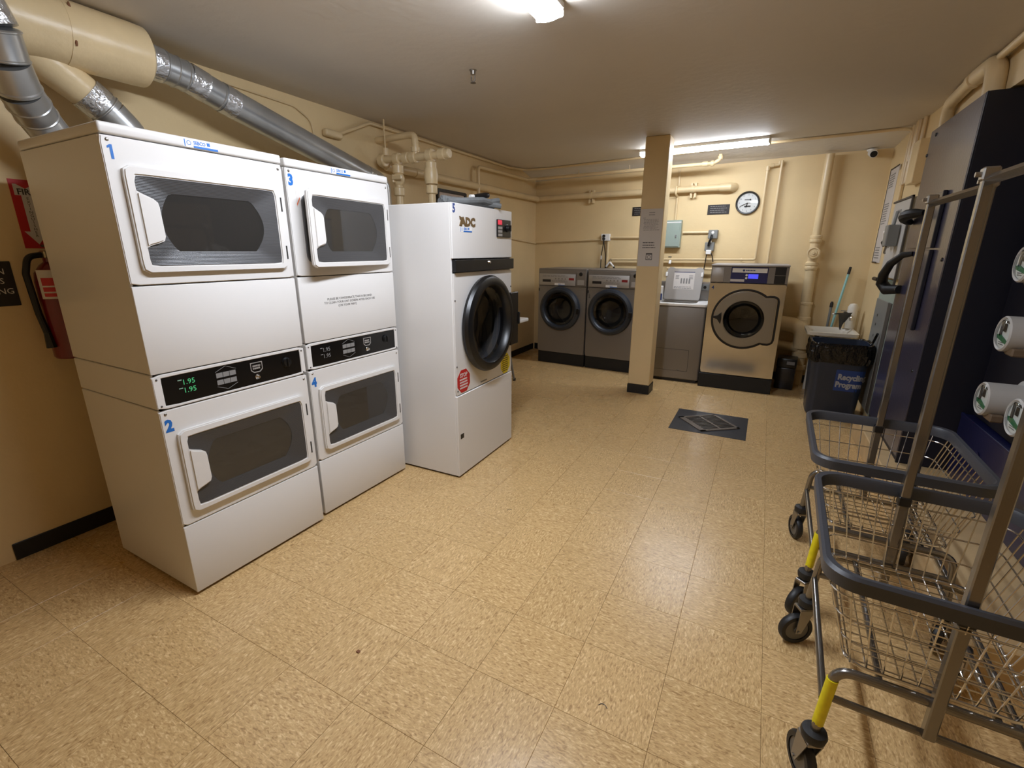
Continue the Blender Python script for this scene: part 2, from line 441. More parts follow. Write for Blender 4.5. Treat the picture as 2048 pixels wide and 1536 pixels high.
bm = B(); box(bm, 0.985, 1.45, 2.0, 4.534, 2.275, 2.487)
obj('trim_1', bm, 'wall', smooth=False, kind='structure')          # bulkhead over the switchgear
bm = B(); box(bm, -3.17, 1.6, -1.75, -1.63, 0, 2.6)
obj('wall_front', bm, 'wall', smooth=False, kind='structure')
bm = B(); box(bm, XL, XL+0.008, 0.592, 6.44, 0, 0.088, 0.003)
obj('baseboard_left', bm, 'base', smooth=False, kind='structure')
bm = B(); q = [bw(0.02, 0.008), bw(4.0, 0.008), bw(4.0, 0.0), bw(0.02, 0.0)]
slab(bm, [(p.x, p.y) for p in q], 0, 0.09)
obj('baseboard_back', bm, 'base', smooth=False, kind='structure')
bm = B(); box(bm, 0.80, 1.45, 1.9, 4.533, 0, 0.17, 0.006)
obj('trim_2', bm, 'concrete', smooth=False, kind='structure')      # raised pad under the switchgear

# column
col = thing('column', 'square beige column standing free in front of the washers', 'column', (-1.157, 4.838, 0))
bm = B(); box(bm, 0, 0.222, 0, 0.206, 0.096, CEIL, 0.006); obj('shaft', bm, 'wall', col)
bm = B(); box(bm, -0.004, 0.226, -0.004, 0.210, 0, 0.096, 0.003); obj('base_trim', bm, 'base', col, label='black vinyl base wrap')
nt = thing('posted_notice', 'long white notice sheet taped to the square column', 'notice', (-1.157, 4.838, 1.317), world=False)
bm = B(); box(bm, 0.006, 0.216, -0.002, -0.0003, 0, 0.535); obj('sheet', bm, 'paper', nt, smooth=False)
bm = B(); lines(bm, 0.035, 0.195, -0.002, 0.335, 0.445, 9, 0.004, 0.3); lines(bm, 0.085, 0.145, -0.002, 0.47, 0.51, 2, 0.006, 0.1)
lines(bm, 0.03, 0.06, -0.002, 0.445, 0.46, 1, 0.004, 0.1)
obj('fine_print', bm, 'print_grey', nt, smooth=False, kind='stuff')
bm = B(); lines(bm, 0.045, 0.17, -0.002, 0.165, 0.235, 3, 0.008, 0.12); obj('heading_print', bm, 'print', nt, smooth=False, kind='stuff')
bm = B(); ring_prism(bm, rrect(0.085, 0.145, 0.06, 0.125, 0.002, 2), rrect(0.090, 0.140, 0.065, 0.112, 0.002, 2), -0.0026, -0.002)
lathe(bm, [(0.013, 0), (0.017, 0), (0.017, 0.0005), (0.013, 0.0005)], (0.115, -0.0026, 0.088), (0, 1, 0), 16)
obj('emblem', bm, 'print', nt, smooth=False, kind='stuff')

# ---------------------------------------------------------------- lamps
def lamp(label, loc, rotz, L, strength, w=0.13):
    t = thing('fluorescent_light', label, 'ceiling light', loc, rotz)
    bm = B(); box(bm, -L/2, L/2, -w/2, w/2, -0.03, 0, 0.004); obj('housing', bm, 'lamp_body', t)
    em = bpy.data.materials.new('lit lens'); em.use_nodes = True; nb = em.node_tree.nodes['Principled BSDF']
    nb.inputs['Base Color'].default_value = (0.9, 0.9, 0.9, 1)
    nb.inputs['Emission Color'].default_value = (*LAMP_COLOR, 1); nb.inputs['Emission Strength'].default_value = strength
    bm = B(); n = 10; r = []
    for sx in (-L/2+0.012, L/2-0.012):
        r.append([bm.verts.new((sx, -math.cos(PI*k/n)*w*0.49, -0.03-math.sin(PI*k/n)**0.7*0.036)) for k in range(n+1)])
    for k in range(n): bm.faces.new((r[0][k], r[0][k+1], r[1][k+1], r[1][k]))
    bm.faces.new(r[0][::-1]); bm.faces.new(r[1]); bmesh.ops.recalc_face_normals(bm, faces=bm.faces)
    obj('lens', bm, em, t)
    for s in (-1, 1):
        bm = B(); box(bm, s*L/2-0.012 if s > 0 else -L/2, s*L/2 if s > 0 else -L/2+0.012, -w/2, w/2, -0.058, -0.028, 0.004); obj('end_cap', bm, 'lamp_body', t)
    return t
lamp('wraparound ceiling light nearest the camera, running along the room', (-0.98, 1.585, CEIL), PI/2, 1.22, LAMP_NEAR)
lamp('long ceiling light at the far end, partly behind the column', (-0.735, 5.40, CEIL), -0.08, 1.22, LAMP_FAR)

# ---------------------------------------------------------------- stacked dryers (local frame: x right, y into the wall, z up)
def sticker(parent, x0, x1, z0, z1, y):
    """small service-company sticker: rule, ring, name, square, blue bar"""
    w = x1-x0; h = z1-z0
    bm = B(); box(bm, x0, x1, y-0.0006, y, z0, z1); s = obj('service_sticker', bm, 'plastic_white', parent, smooth=False, label='blue and white service sticker')
    yy = y-0.0006
    bm = B(); box(bm, x0+w*0.03, x0+w*0.06, yy-0.0004, yy, z0+h*0.05, z1-h*0.05); box(bm, x0+w*0.28, x1, yy-0.0004, yy, z0, z0+h*0.28)
    box(bm, x0+w*0.68, x0+w*0.77, yy-0.0004, yy, z0+h*0.48, z0+h*0.92)
    text(bm, 'SEBCO', x0+w*0.29, yy, z0+h*0.44, h*0.62, sx=min(1.3, w*0.36/(h*1.95)), bold=0.0006)
    lathe(bm, [(h*0.22, 0), (h*0.30, 0), (h*0.30, 0.0004), (h*0.22, 0.0004)], (x0+w*0.16, yy-0.0004, z0+h*0.55), (0, 1, 0), 16)
    obj('sticker_print', bm, 'blue', s, smooth=False)
    return s

def barrel(x0, x1, z0, z1, r=0.03, bulge=0.05):
    zc = (z0+z1)/2; pts = []
    for k in range(13):
        f = -1+2*k/12; pts.append((x1-bulge*f*f, zc+f*(z1-z0)/2))
    for k in range(13):
        f = 1-2*k/12; pts.append((x0+bulge*f*f*0.8, zc+f*(z1-z0)/2))
    return pts

def dryer_door(stack, zc, angle, dz):
    """door hinged at right; z range zc +- ; returns the door part"""
    x0, x1, z0, z1 = 0.042, 0.640, zc-0.1845, zc+0.1845
    hx = 0.638; N = 96; ctr = (0.341, zc)
    out = resample([(x-hx, z) for x, z in rrect(x0, x1, z0, z1, 0.025, 6)], (ctr[0]-hx, zc), N)
    inn = resample([(x-hx, z) for x, z in rrect(0.072, 0.611, zc-0.157, zc+0.153, 0.012, 4)], (ctr[0]-hx, zc), N)
    bar = resample([(x-hx, z) for x, z in barrel(0.140, 0.548, zc-0.105, zc+0.101)], (ctr[0]-hx, zc), N)
    bm = B(); ring_prism(bm, out, inn, -0.019, -0.001, bev=0.005)
    d = obj('door', bm, 'white', stack); d.location = (hx, 0, 0); d.rotation_euler = (0, 0, angle)
    bm = B(); ring_prism(bm, inn, bar, -0.015, -0.006, yi=-0.004); obj('window_surround', bm, 'bezel', d, label='grey ribbed window surround')
    bm = B(); prism(bm, bar, -0.003, 0.000); obj('window', bm, 'pane', d, label='smoked window')
    bm = B(); poly = [(x-hx, zc+z) for x, z in ((0.066, 0.104), (0.082, 0.094), (0.118, 0.078), (0.131, 0.066), (0.134, 0.050), (0.136, -0.052), (0.130, -0.068), (0.112, -0.076), (0.085, -0.084), (0.066, -0.094))]
    prism(bm, poly[::-1], -0.025, -0.010, 0.006); obj('handle', bm, 'white', d)
    for hz in (0.10, -0.11):
        bm = B(); cyl(bm, (0.003, -0.012, zc+hz-0.03), (0.003, -0.012, zc+hz+0.03), 0.006, 10); obj('hinge', bm, 'seam_dark', d)
    return d

def drum_cup(stack, zc):
    bm = B(); o = (0.341, 0.0, zc)
    poly = resample(rrect(0.10, 0.585, zc-0.135, zc+0.135, 0.05, 5), (0.341, zc), 48)
    a = [bm.verts.new((x, 0.004, z)) for x, z in poly]; b = [bm.verts.new((x, 0.06, z)) for x, z in poly]
    c = [bm.verts.new((0.341+0.29*math.cos(2*PI*k/48), 0.075, zc+0.23*math.sin(2*PI*k/48))) for k in range(48)]
    e = [bm.verts.new((0.341+0.29*math.cos(2*PI*k/48), 0.56, zc+0.23*math.sin(2*PI*k/48))) for k in range(48)]
    for p, q in ((a, b), (b, c), (c, e)):
        for k in range(48): bm.faces.new((p[k], p[(k+1) % 48], q[(k+1) % 48], q[k]))
    bm.faces.new(e); bmesh.ops.recalc_face_normals(bm, faces=bm.faces); bmesh.ops.reverse_faces(bm, faces=bm.faces)
    obj('drum', bm, 'drum_grey', stack, label='grey metal drum behind the window')

def stack_dryer(label, loc, rotz, nums, open_angle, litup):
    W, D, H = 0.676, 0.665, 1.873
    t = thing('stacked_dryer', label, 'dryer', loc, rotz)
    bm = B()
    for z0, z1 in ((0.014, 0.853), (0.857, 0.996), (1.0, 1.834)):
        box(bm, 0.001, 0.012, 0.012, D, z0, z1, 0.003); box(bm, W-0.012, W-0.001, 0.012, D, z0, z1, 0.003)
    box(bm, 0.012, W-0.012, D-0.012, D, 0.014, 1.834); box(bm, 0.012, W-0.012, 0.03, D-0.012, 0.014, 0.03)
    box(bm, 0.013, W-0.013, 0.03, D-0.012, 0.90, 0.93); box(bm, 0.011, 0.014, 0.03, D-0.02, 0.02, 1.83); box(bm, W-0.014, W-0.011, 0.03, D-0.02, 0.02, 1.83)
    obj('cabinet', bm, 'white', t)
    bm = B(); box(bm, 0.02, W-0.02, 0.03, D-0.02, 0.0, 0.014); obj('plinth', bm, 'black', t)
    bm = B(); box(bm, 0, W, -0.004, D, 1.836, H, 0.008, 3); obj('top_panel', bm, 'white', t)
    for zc, name in ((1.5605, 'upper'), (0.573, 'lower')):
        z0, z1 = (1.335, 1.832) if name == 'upper' else (0.341, 0.851)
        ctr = (W/2, zc)
        bm = B(); ring_prism(bm, resample(rrect(0, W, z0, z1, 0.006, 3), ctr, 120), resample(rrect(0.085, 0.60, zc-0.15, zc+0.15, 0.05, 5), ctr, 120), 0, 0.016, bev=0.003)
        obj('front_panel', bm, 'white', t)
        drum_cup(t, zc)
        if name == 'upper' and open_angle:
            bm = B(); ring_prism(bm, resample(rrect(0.070, 0.612, zc-0.165, zc+0.165, 0.04, 5), ctr, 96), resample(rrect(0.088, 0.597, zc-0.147, zc+0.147, 0.045, 5), ctr, 96), -0.012, 0.0, bev=0.003)
            obj('door_gasket', bm, 'gasket', t)
            bm = B(); prism(bm, [(0.046, 1.66), (0.066, 1.69), (0.066, 1.735), (0.046, 1.735)], -0.0006, -0.0001); g = obj('warning_sticker', bm, 'paper', t, smooth=False, label='white warning sticker inside door edge')
            bm = B(); prism(bm, [(0.046, 1.665), (0.066, 1.70), (0.066, 1.708), (0.046, 1.675)], -0.0010, -0.0006); obj('sticker_stripe', bm, 'orange', g, smooth=False)
        else:
            bm = B(); ring_prism(bm, resample(rrect(0.068, 0.614, zc-0.160, zc+0.160, 0.04, 5), ctr, 96), resample(rrect(0.088, 0.597, zc-0.147, zc+0.147, 0.045, 5), ctr, 96), -0.003, 0.0)
            obj('door_gasket', bm, 'gasket', t)
        dryer_door(t, zc, open_angle if name == 'upper' else 0.0, 0)
        bm = B(); num_ = nums[0 if name == 'upper' else 1]
        if num_ == '1': prism(bm, [(0.0235, 1.758), (0.0320, 1.758), (0.0320, 1.804), (0.0255, 1.804), (0.0165, 1.798), (0.0165, 1.791), (0.0235, 1.794)], -0.0007, -0.0002)
        else: text(bm, num_, 0.026, -0.0003, (1.758 if name == 'upper' else 0.765), 0.066, 'CENTER', 0.85, bold=0.0035)
        obj('number_decal', bm, 'blue', t, smooth=False, label='blue number '+num_)
        zz = 1.818 if name == 'upper' else 0.836
        screws(t, [(0.021, zz), (W-0.019, zz-0.006)])
    bm = B(); box(bm, 0.0, W, 0.0, 0.016, 0.999, 1.331, 0.004, 2); obj('access_panel', bm, 'white', t)
    bm = B(); box(bm, 0.0, W, 0.0, 0.016, 0.014, 0.337, 0.004, 2); obj('lower_panel', bm, 'white', t)
    ctr = (W/2, 0.925)
    bm = B(); ring_prism(bm, resample(rrect(0, W, 0.856, 0.995, 0.005, 3), ctr, 140), resample(rrect(0.030, 0.652, 0.866, 0.982, 0.004, 3), ctr, 140), 0.0, 0.014, bev=0.002)
    obj('control_frame', bm, 'white', t)
    screws(t, [(0.015, 0.978), (0.015, 0.871), (W-0.014, 0.976), (W-0.014, 0.866)], 0.004, 'print')
    bm = B(); box(bm, 0.028, 0.654, 0.003, 0.012, 0.864, 0.984); cp = obj('control_panel', bm, 'panel_black', t, smooth=False, label='black control panel')
    bm = B(); yy = 0.003
    for zb in (0.937, 0.903):
        text(bm, '1.95', 0.128, yy, zb, 0.030, 'CENTER', 1.0)
    obj('price_display', bm, 'led_green' if litup else 'print_grey', cp, smooth=False, label='green digits reading 1.95')
    bm = B(); box(bm, 0.088, 0.103, yy-0.0006, yy, 0.956, 0.9595); box(bm, 0.088, 0.103, yy-0.0006, yy, 0.922, 0.9255); obj('indicator_mark', bm, 'led_white' if litup else 'print_grey', cp, smooth=False, kind='stuff')
    bm = B()
    for r in range(2):
        for k in range(3): box(bm, 0.238+k*0.029, 0.265+k*0.029, yy-0.0007, yy, 0.932-r*0.031, 0.953-r*0.031)
    obj('instruction_label', bm, 'print_grey', cp, smooth=False, kind='stuff')
    bm = B(); tube(bm, [(0.236, yy, 0.958), (0.281, yy, 0.978), (0.326, yy, 0.958)], 0.0010, 5); tube(bm, [(0.236, yy, 0.895), (0.281, yy, 0.876), (0.326, yy, 0.895)], 0.0010, 5)
    obj('instruction_outline', bm, 'print_grey', cp, smooth=False, kind='stuff')
    bm = B(); sh = [(0.392, 0.966), (0.450, 0.966), (0.450, 0.930), (0.436, 0.918), (0.406, 0.918), (0.392, 0.930)]; c2 = (0.421, 0.944)
    ring_prism(bm, resample(sh, c2, 48), resample([(c2[0]+(x-c2[0])*0.88, c2[1]+(z-c2[1])*0.84) for x, z in sh], c2, 48), yy-0.0015, yy)
    lines(bm, 0.402, 0.441, yy, 0.932, 0.955, 2, 0.008, 0.1); obj('badge', bm, 'steel_light', cp, smooth=False, kind='stuff')
    bm = B(); lathe(bm, [(0, -0.012), (0.006, -0.012), (0.008, -0.009), (0.010, -0.002), (0.012, 0)], (0.421, yy, 0.897), (0, 1, 0), 16); obj('key_lock', bm, 'chrome', cp)
    bm = B(); lathe(bm, [(0, -0.014), (0.020, -0.012), (0.024, 0)], (0.575, yy, 0.935), (0, 1, 0), 20); box(bm, 0.571, 0.579, yy-0.020, yy-0.012, 0.915, 0.955, 0.002); obj('selector_knob', bm, 'black', cp)
    sticker(t, 0.264, 0.393, 1.8385, 1.8665, -0.004)
    return t

st1 = stack_dryer('white stacked dryers numbered 1 and 2, nearest the fire extinguisher', (-2.0177, 0.8702, 0), PI/2-0.0107, ('1', '2'), 0.0, True)
st2 = stack_dryer('white stacked dryers numbered 3 and 4, upper door ajar', (-2.038, 1.583, 0), PI/2-0.0167, ('3', '4'), 0.10, False)
bm = B()
text(bm, 'PLEASE BE CONSIDERATE TAKE A SECOND', 0.325, -0.0003, 1.205, 0.0165, 'CENTER', 1.0); text(bm, 'TO CLEAN YOUR LINT SCREEN AFTER EACH USE', 0.325, -0.0003, 1.186, 0.0165, 'CENTER', 1.0)
text(bm, '(ON YOUR PART)', 0.30, -0.0003, 1.167, 0.0165, 'CENTER', 1.0)
obj('printed_request', bm, 'print', st2, smooth=False, label='three lines of grey lettering')

# ---------------------------------------------------------------- dryer 5
W5, D5, H5 = 0.765, 1.02, 1.726
d5 = thing('single_dryer', 'tall single white dryer numbered 5 with round black door', 'dryer', (-1.6285, 2.3266, 0), PI/2+0.021)
bm = B()
box(bm, 0, 0.014, 0.012, D5, 0.012, H5, 0.003); box(bm, W5-0.014, W5, 0.012, D5, 0.012, H5, 0.003); box(bm, 0.014, W5-0.014, D5-0.014, D5, 0.012, H5); box(bm, 0.012, W5-0.012, 0.012, D5, H5-0.014, H5-0.001)
obj('cabinet', bm, 'white', d5)
bm = B(); box(bm, 0.015, W5-0.015, 0.02, D5-0.02, 0, 0.014); obj('plinth', bm, 'black', d5)
bm = B(); box(bm, 0, W5, 0, 0.014, 1.414, H5, 0.003); obj('upper_panel', bm, 'white', d5)
bm = B(); box(bm, 0.008, W5, -0.018, 0.012, 1.337, 1.408, 0.003); bb = obj('black_band', bm, 'black', d5, label='black lint drawer band')
bm = B(); lathe(bm, [(0, -0.03), (0.008, -0.03), (0.012, -0.02), (0.013, -0.018)], (0.40, 0, 1.389), (0, 1, 0), 16); obj('key_lock', bm, 'chrome', bb)
cc = (0.385, 0.985)
bm = B(); ring_prism(bm, resample(rrect(0.004, W5-0.004, 0.572, 1.333, 0.003, 2), cc, 120), circle(cc[0], cc[1], 0.27, 120), 0, 0.012, bev=0.002); obj('door_panel', bm, 'white', d5)
bm = B(); box(bm, 0, W5, -0.004, 0.014, 0.012, 0.567, 0.003); lp = obj('lower_panel', bm, 'white', d5)
bm = B(); box(bm, 0.026, 0.066, -0.0045, -0.004, 0.270, 0.303); obj('slot_label', bm, 'black', lp, smooth=False)
bm = B(); lathe(bm, [(0.300, 0.0), (0.318, -0.010), (0.322, -0.03), (0.312, -0.05), (0.285, -0.062), (0.262, -0.058), (0.250, -0.040), (0.244, -0.01), (0.242, 0.02)], (cc[0], 0, cc[1]), (0, 1, 0), 64)
dr = obj('door_ring', bm, 'black', d5, label='round black door')
bm = B(); lathe(bm, [(0.243, -0.006), (0.20, 0.012), (0.12, 0.024), (0.0, 0.028)], (cc[0], 0, cc[1]), (0, 1, 0), 48); obj('door_glass', bm, 'pane_dark', dr)
bm = B(); box(bm, 0.676, 0.800, -0.040, -0.004, 0.785, 1.170, 0.004); obj('hinge_plate', bm, 'black', dr)
bm = B(); box(bm, 0.797, 0.812, -0.05, -0.02, 0.93, 1.02, 0.003); obj('hinge_tab', bm, 'black', dr)
bm = B(); lathe(bm, [(0.265, 0.012), (0.262, 0.08), (0.34, 0.10), (0.34, 0.75), (0.0, 0.76)], (cc[0], 0, cc[1]), (0, 1, 0), 48); bmesh.ops.reverse_faces(bm, faces=bm.faces)
dm = mat('perforated drum', (92, 92, 95), 0.5, 0.3, bump=(260, 0.5, 0.002))
obj('drum', bm, dm, d5, label='perforated grey drum behind the glass')
bm = B(); box(bm, 0.535, 0.733, -0.010, 0, 1.550, 1.664, 0.003); cpl = obj('control_panel', bm, 'black', d5, label='black control panel with red window')
bm = B(); box(bm, 0.541, 0.598, -0.0115, -0.010, 1.630, 1.659); obj('red_window', bm, 'red_window', cpl, smooth=False, label='lit red window')
for k in range(3):
    bm = B(); box(bm, 0.543, 0.601, -0.0125, -0.010, 1.600-k*0.0225, 1.618-k*0.0225, 0.001); obj('button', bm, 'steel_light', cpl)
bm = B(); lathe(bm, [(0, -0.035), (0.018, -0.034), (0.022, -0.012), (0.028, -0.010)], (0.675, 0, 1.610), (0, 1, 0), 20); box(bm, 0.670, 0.680, -0.042, -0.030, 1.590, 1.630, 0.002); obj('knob', bm, 'black', cpl)
bm = B(); text(bm, 'ADC', 0.098, -0.002, 1.605, 0.066, 'LEFT', 1.15, bold=0.004)
prism(bm, [(0.080, 1.605), (0.092, 1.605), (0.118, 1.648), (0.082, 1.656), (0.086, 1.640), (0.098, 1.637)], -0.004, -0.001); obj('badge', bm, 'bronze', d5, smooth=False, label='bronze raised letters ADC')
sticker(d5, 0.088, 0.222, 1.568, 1.597, 0.0)
bm = B(); text(bm, '5', 0.028, -0.0003, 1.674, 0.066, 'CENTER', 0.85, bold=0.003); obj('number_decal', bm, 'navy_decal', d5, smooth=False, label='blue number 5')
def octagon(cx, cz, rx, rz): return [(cx+rx*math.cos(PI/8+k*PI/4)/math.cos(PI/8), cz+rz*math.sin(PI/8+k*PI/4)/math.cos(PI/8)) for k in range(8)]
bm = B(); prism(bm, octagon(0.086, 0.655, 0.074, 0.074), -0.0010, 0.0); oc = obj('stop_sticker', bm, 'red', d5, smooth=False, label='red octagonal sticker reading STOP')
bm = B(); text(bm, 'STOP', 0.086, -0.0011, 0.682, 0.036, 'CENTER', 1.0, bold=0.001); lines(bm, 0.038, 0.134, -0.0011, 0.602, 0.676, 4, 0.010, 0.12); obj('sticker_print', bm, 'ink_white', oc, smooth=False, kind='stuff')
bm = B(); prism(bm, octagon(0.664, 0.650, 0.072, 0.074), -0.0010, 0.0); oc = obj('caution_sticker', bm, 'yellow', d5, smooth=False, label='yellow octagonal sticker with black print')
bm = B(); lines(bm, 0.614, 0.714, -0.0011, 0.588, 0.712, 8, 0.006, 0.15); obj('sticker_print', bm, 'black', oc, smooth=False, kind='stuff')
screws(d5, [(0.012, 1.17), (0.012, 0.76), (0.016, 0.60), (0.75, 1.21)], 0.006, 'print')
bm = B(); box(bm, 0.30, 0.385, -0.001, 0.0, 0.588, 0.597); obj('maker_plate', bm, 'print_grey', d5, smooth=False)

# things on top of dryer 5
def face5(x, y, z):    # dryer 5 frame to world
    a = PI/2+0.021; return (-1.6285+x*math.cos(a)-y*math.sin(a), 2.3266+x*math.sin(a)+y*math.cos(a), z)
um = thing('folded_umbrella', 'grey folded umbrella with black handle lying on dryer 5', 'umbrella', face5(0.33, 0.10, H5), PI/2-0.25)
bm = B()
for k in range(6):
    pts = [(-0.20, 0.03*math.sin(k*1.3), 0.02+0.004*k), (-0.05, 0.035*math.sin(k*1.7+1), 0.018+0.008*(k % 3)), (0.12, 0.03*math.sin(k*2.1), 0.03+0.01*(k % 3)), (0.26, 0.05*math.sin(k*1.1+0.5), 0.02+0.012*(k % 4))]
    tube(bm, fillet(pts, 0.1, 4), 0.018, 8)
obj('canopy', bm, 'cloth', um)
bm = B(); cyl(bm, (0.03, 0, 0.065), (0.06, 0, 0.068), 0.013, 12); obj('ferrule', bm, 'plastic_white', um)
bm = B(); tube(bm, [(0.06, 0, 0.068), (0.10, 0, 0.074), (0.16, 0, 0.083), (0.19, 0, 0.086), (0.20, 0, 0.087)], 0.016, 12, radii=[0.012, 0.015, 0.018, 0.016, 0.008]); obj('handle', bm, 'black', um)

# picture leaning on the left wall behind dryer 5
pf = thing('picture_frame', 'dark framed picture on the left wall behind dryer 5', 'picture', (-3.048, 4.10, 1.70), PI/2)
bm = B(); ring_prism(bm, resample(rrect(0, 0.53, 0, 0.365, 0.003, 2), (0.265, 0.18), 96), resample(rrect(0.028, 0.502, 0.03, 0.335, 0.003, 2), (0.265, 0.18), 96), -0.022, 0.0); obj('frame', bm, 'wood_dark', pf)
bm = B(); box(bm, 0.02, 0.51, -0.008, -0.002, 0.02, 0.345); obj('print', bm, 'print_pic', pf, smooth=False)

# folding table beyond dryer 5
ft = thing('folding_table', 'white topped folding table behind dryer 5', 'table', (-2.66, 4.06, 0))
bm = B(); box(bm, -0.36, 0.36, -0.62, 0.68, 0.695, 0.735, 0.012, 3); obj('tabletop', bm, 'plastic_white', ft)
for y in (-0.42, 0.48):
    for x in (-0.28, 0.22):
        bm = B(); tube(bm, fillet([(x, y, 0.69), (x, y+0.02, 0.30), (x, y+(0.12 if y > 0 else -0.1), 0.0)], 0.05), 0.013, 10); lg = obj('leg', bm, 'box_grey', ft)
        bm = B(); yy = y+(0.12 if y > 0 else -0.1); cyl(bm, (x, yy, 0), (x, yy, 0.03), 0.018, 10); obj('foot_cap', bm, 'black', lg)
    bm = B(); cyl(bm, (-0.28, y+0.01, 0.45), (0.22, y+0.01, 0.45), 0.009, 8); obj('cross_brace', bm, 'box_grey', ft)

# ---------------------------------------------------------------- front loading washers
def round_door(t, cx, cz, r, glass_m='glass'):
    bm = B(); lathe(bm, [(r, 0.0), (r+0.004, -0.02), (r-0.006, -0.045), (r-0.035, -0.058), (r-0.055, -0.052), (r-0.068, -0.035), (r-0.072, -0.01)], (cx, 0, cz), (0, 1, 0), 56)
    d = obj('door_ring', bm, 'ring_blue', t, label='dark slate door ring')
    bm = B(); lathe(bm, [(r-0.071, -0.030), (r-0.10, -0.022), (r-0.13, 0.03), (r-0.17, 0.055), (0.0, 0.06)], (cx, 0, cz), (0, 1, 0), 48); obj('door_glass', bm, glass_m, d)
    bm = B(); box(bm, cx+r-0.03, cx+r+0.008, -0.066, -0.03, cz-0.05, cz+0.02, 0.006); obj('door_handle', bm, 'black', d)
    bm = B(); lathe(bm, [(r-0.06, 0.002), (r-0.05, 0.07), (r+0.02, 0.09), (r+0.02, 0.50), (0.0, 0.51)], (cx, 0, cz), (0, 1, 0), 48); bmesh.ops.reverse_faces(bm, faces=bm.faces)
    obj('drum', bm, 'drum_dark', t)
    for k in range(3):
        a = 0.5+k*2*PI/3; rr = r-0.03
        bm = B(); tube(bm, [(cx+rr*math.cos(a), 0.10, cz+rr*math.sin(a)), (cx+rr*math.cos(a), 0.48, cz+rr*math.sin(a))], 0.03, 8); obj('drum_paddle', bm, 'drum', t)

def washer(label, loc, rotz, W, decal):
    D, H, zp = 0.60, 1.243, 0.158
    t = thing('front_load_washer', label, 'washing machine', loc, rotz, 'front loading washers')
    cc = (W/2-0.012, 0.738); R = 0.278
    bm = B(); box(bm, 0, W, 0.02, D, 0, zp-0.004, 0.004); obj('plinth', bm, 'black_matte', t)
    bm = B(); box(bm, 0.001, 0.012, 0.014, D, zp, H, 0.003); box(bm, W-0.012, W-0.001, 0.014, D, zp, H, 0.003); box(bm, 0.012, W-0.012, D-0.012, D, zp, H); box(bm, 0.002, W-0.002, 0.004, D, H-0.014, H, 0.003)
    obj('cabinet', bm, 'steel', t)
    bm = B(); ring_prism(bm, resample(rrect(0.001, W-0.001, zp, 1.022, 0.004, 3), cc, 120), circle(cc[0], cc[1], R-0.03, 120), 0, 0.014, bev=0.002); obj('front_panel', bm, 'steel', t)
    bm = B(); box(bm, 0.001, W-0.001, 0, 0.014, 1.026, H-0.014, 0.003); obj('upper_fascia', bm, 'steel', t)
    bm = B(); box(bm, 0.014, 0.522, -0.010, 0, 1.036, 1.178, 0.004, 2); cp = obj('control_panel', bm, 'steel_light', t, label='light grey control panel')
    bm = B(); box(bm, 0.062, 0.180, -0.0106, -0.010, 1.074, 1.106); obj('small_window', bm, 'lcd_dark', cp, smooth=False)
    bm = B(); box(bm, 0.432, 0.503, -0.0106, -0.010, 1.103, 1.130); obj('price_display', bm, 'lcd_red', cp, smooth=False, label='dim red display')
    for k in range(4):
        bm = B(); cyl(bm, (0.25+0.045*k, -0.014, 1.118), (0.25+0.045*k, -0.010, 1.118), 0.009, 12); obj('button', bm, 'steel', cp)
    bm = B(); lines(bm, 0.06, 0.42, -0.010, 1.135, 1.165, 2, 0.006, 0.1); lines(bm, 0.19, 0.42, -0.010, 1.075, 1.10, 2, 0.005, 0.1); obj('panel_print', bm, 'print_grey', cp, smooth=False, kind='stuff')
    bm = B(); box(bm, 0.236, 0.378, -0.0108, -0.010, 1.036, 1.063); s = obj('service_sticker', bm, 'plastic_white', cp, smooth=False)
    bm = B(); box(bm, 0.29, 0.378, -0.0112, -0.0108, 1.036, 1.043); text(bm, 'SEBCO', 0.285, -0.0112, 1.048, 0.013, 'LEFT', 1.0); obj('sticker_print', bm, 'blue', s, smooth=False)
    bm = B(); box(bm, 0.530, W-0.010, -0.008, 0, 1.04, 1.205, 0.003); cb = obj('coin_box', bm, 'steel', t)
    bm = B(); lathe(bm, [(0, -0.010), (0.020, -0.010), (0.024, -0.008)], (0.592, 0, 1.180), (0, 1, 0), 20); obj('coin_lock', bm, 'black', cb)
    bm = B(); box(bm, 0.55, W-0.03, -0.0088, -0.008, 1.048, 1.11); obj('coin_door', bm, 'steel_light', cb, smooth=False)
    round_door(t, cc[0], cc[1], R)
    if decal:
        bm = B(); text(bm, decal, 0.018, -0.0003, 0.90, 0.055, 'LEFT', 0.8, bold=0.001); obj('number_decal', bm, 'black', t, smooth=False, label='black number '+decal)
    bm = B(); box(bm, 0.004, 0.016, -0.006, 0, 0.955, 0.99, 0.002); obj('side_latch', bm, 'black', t)
    return t
WR = -0.05
def wloc(x): return (-2.62+x*math.cos(WR), 5.69+x*math.sin(WR), 0)
washer('grey front loading washer in the left back corner', wloc(-0.002), WR, 0.668, None)
washer('grey front loading washer partly hidden by the square column', wloc(0.684), WR, 0.640, '2')

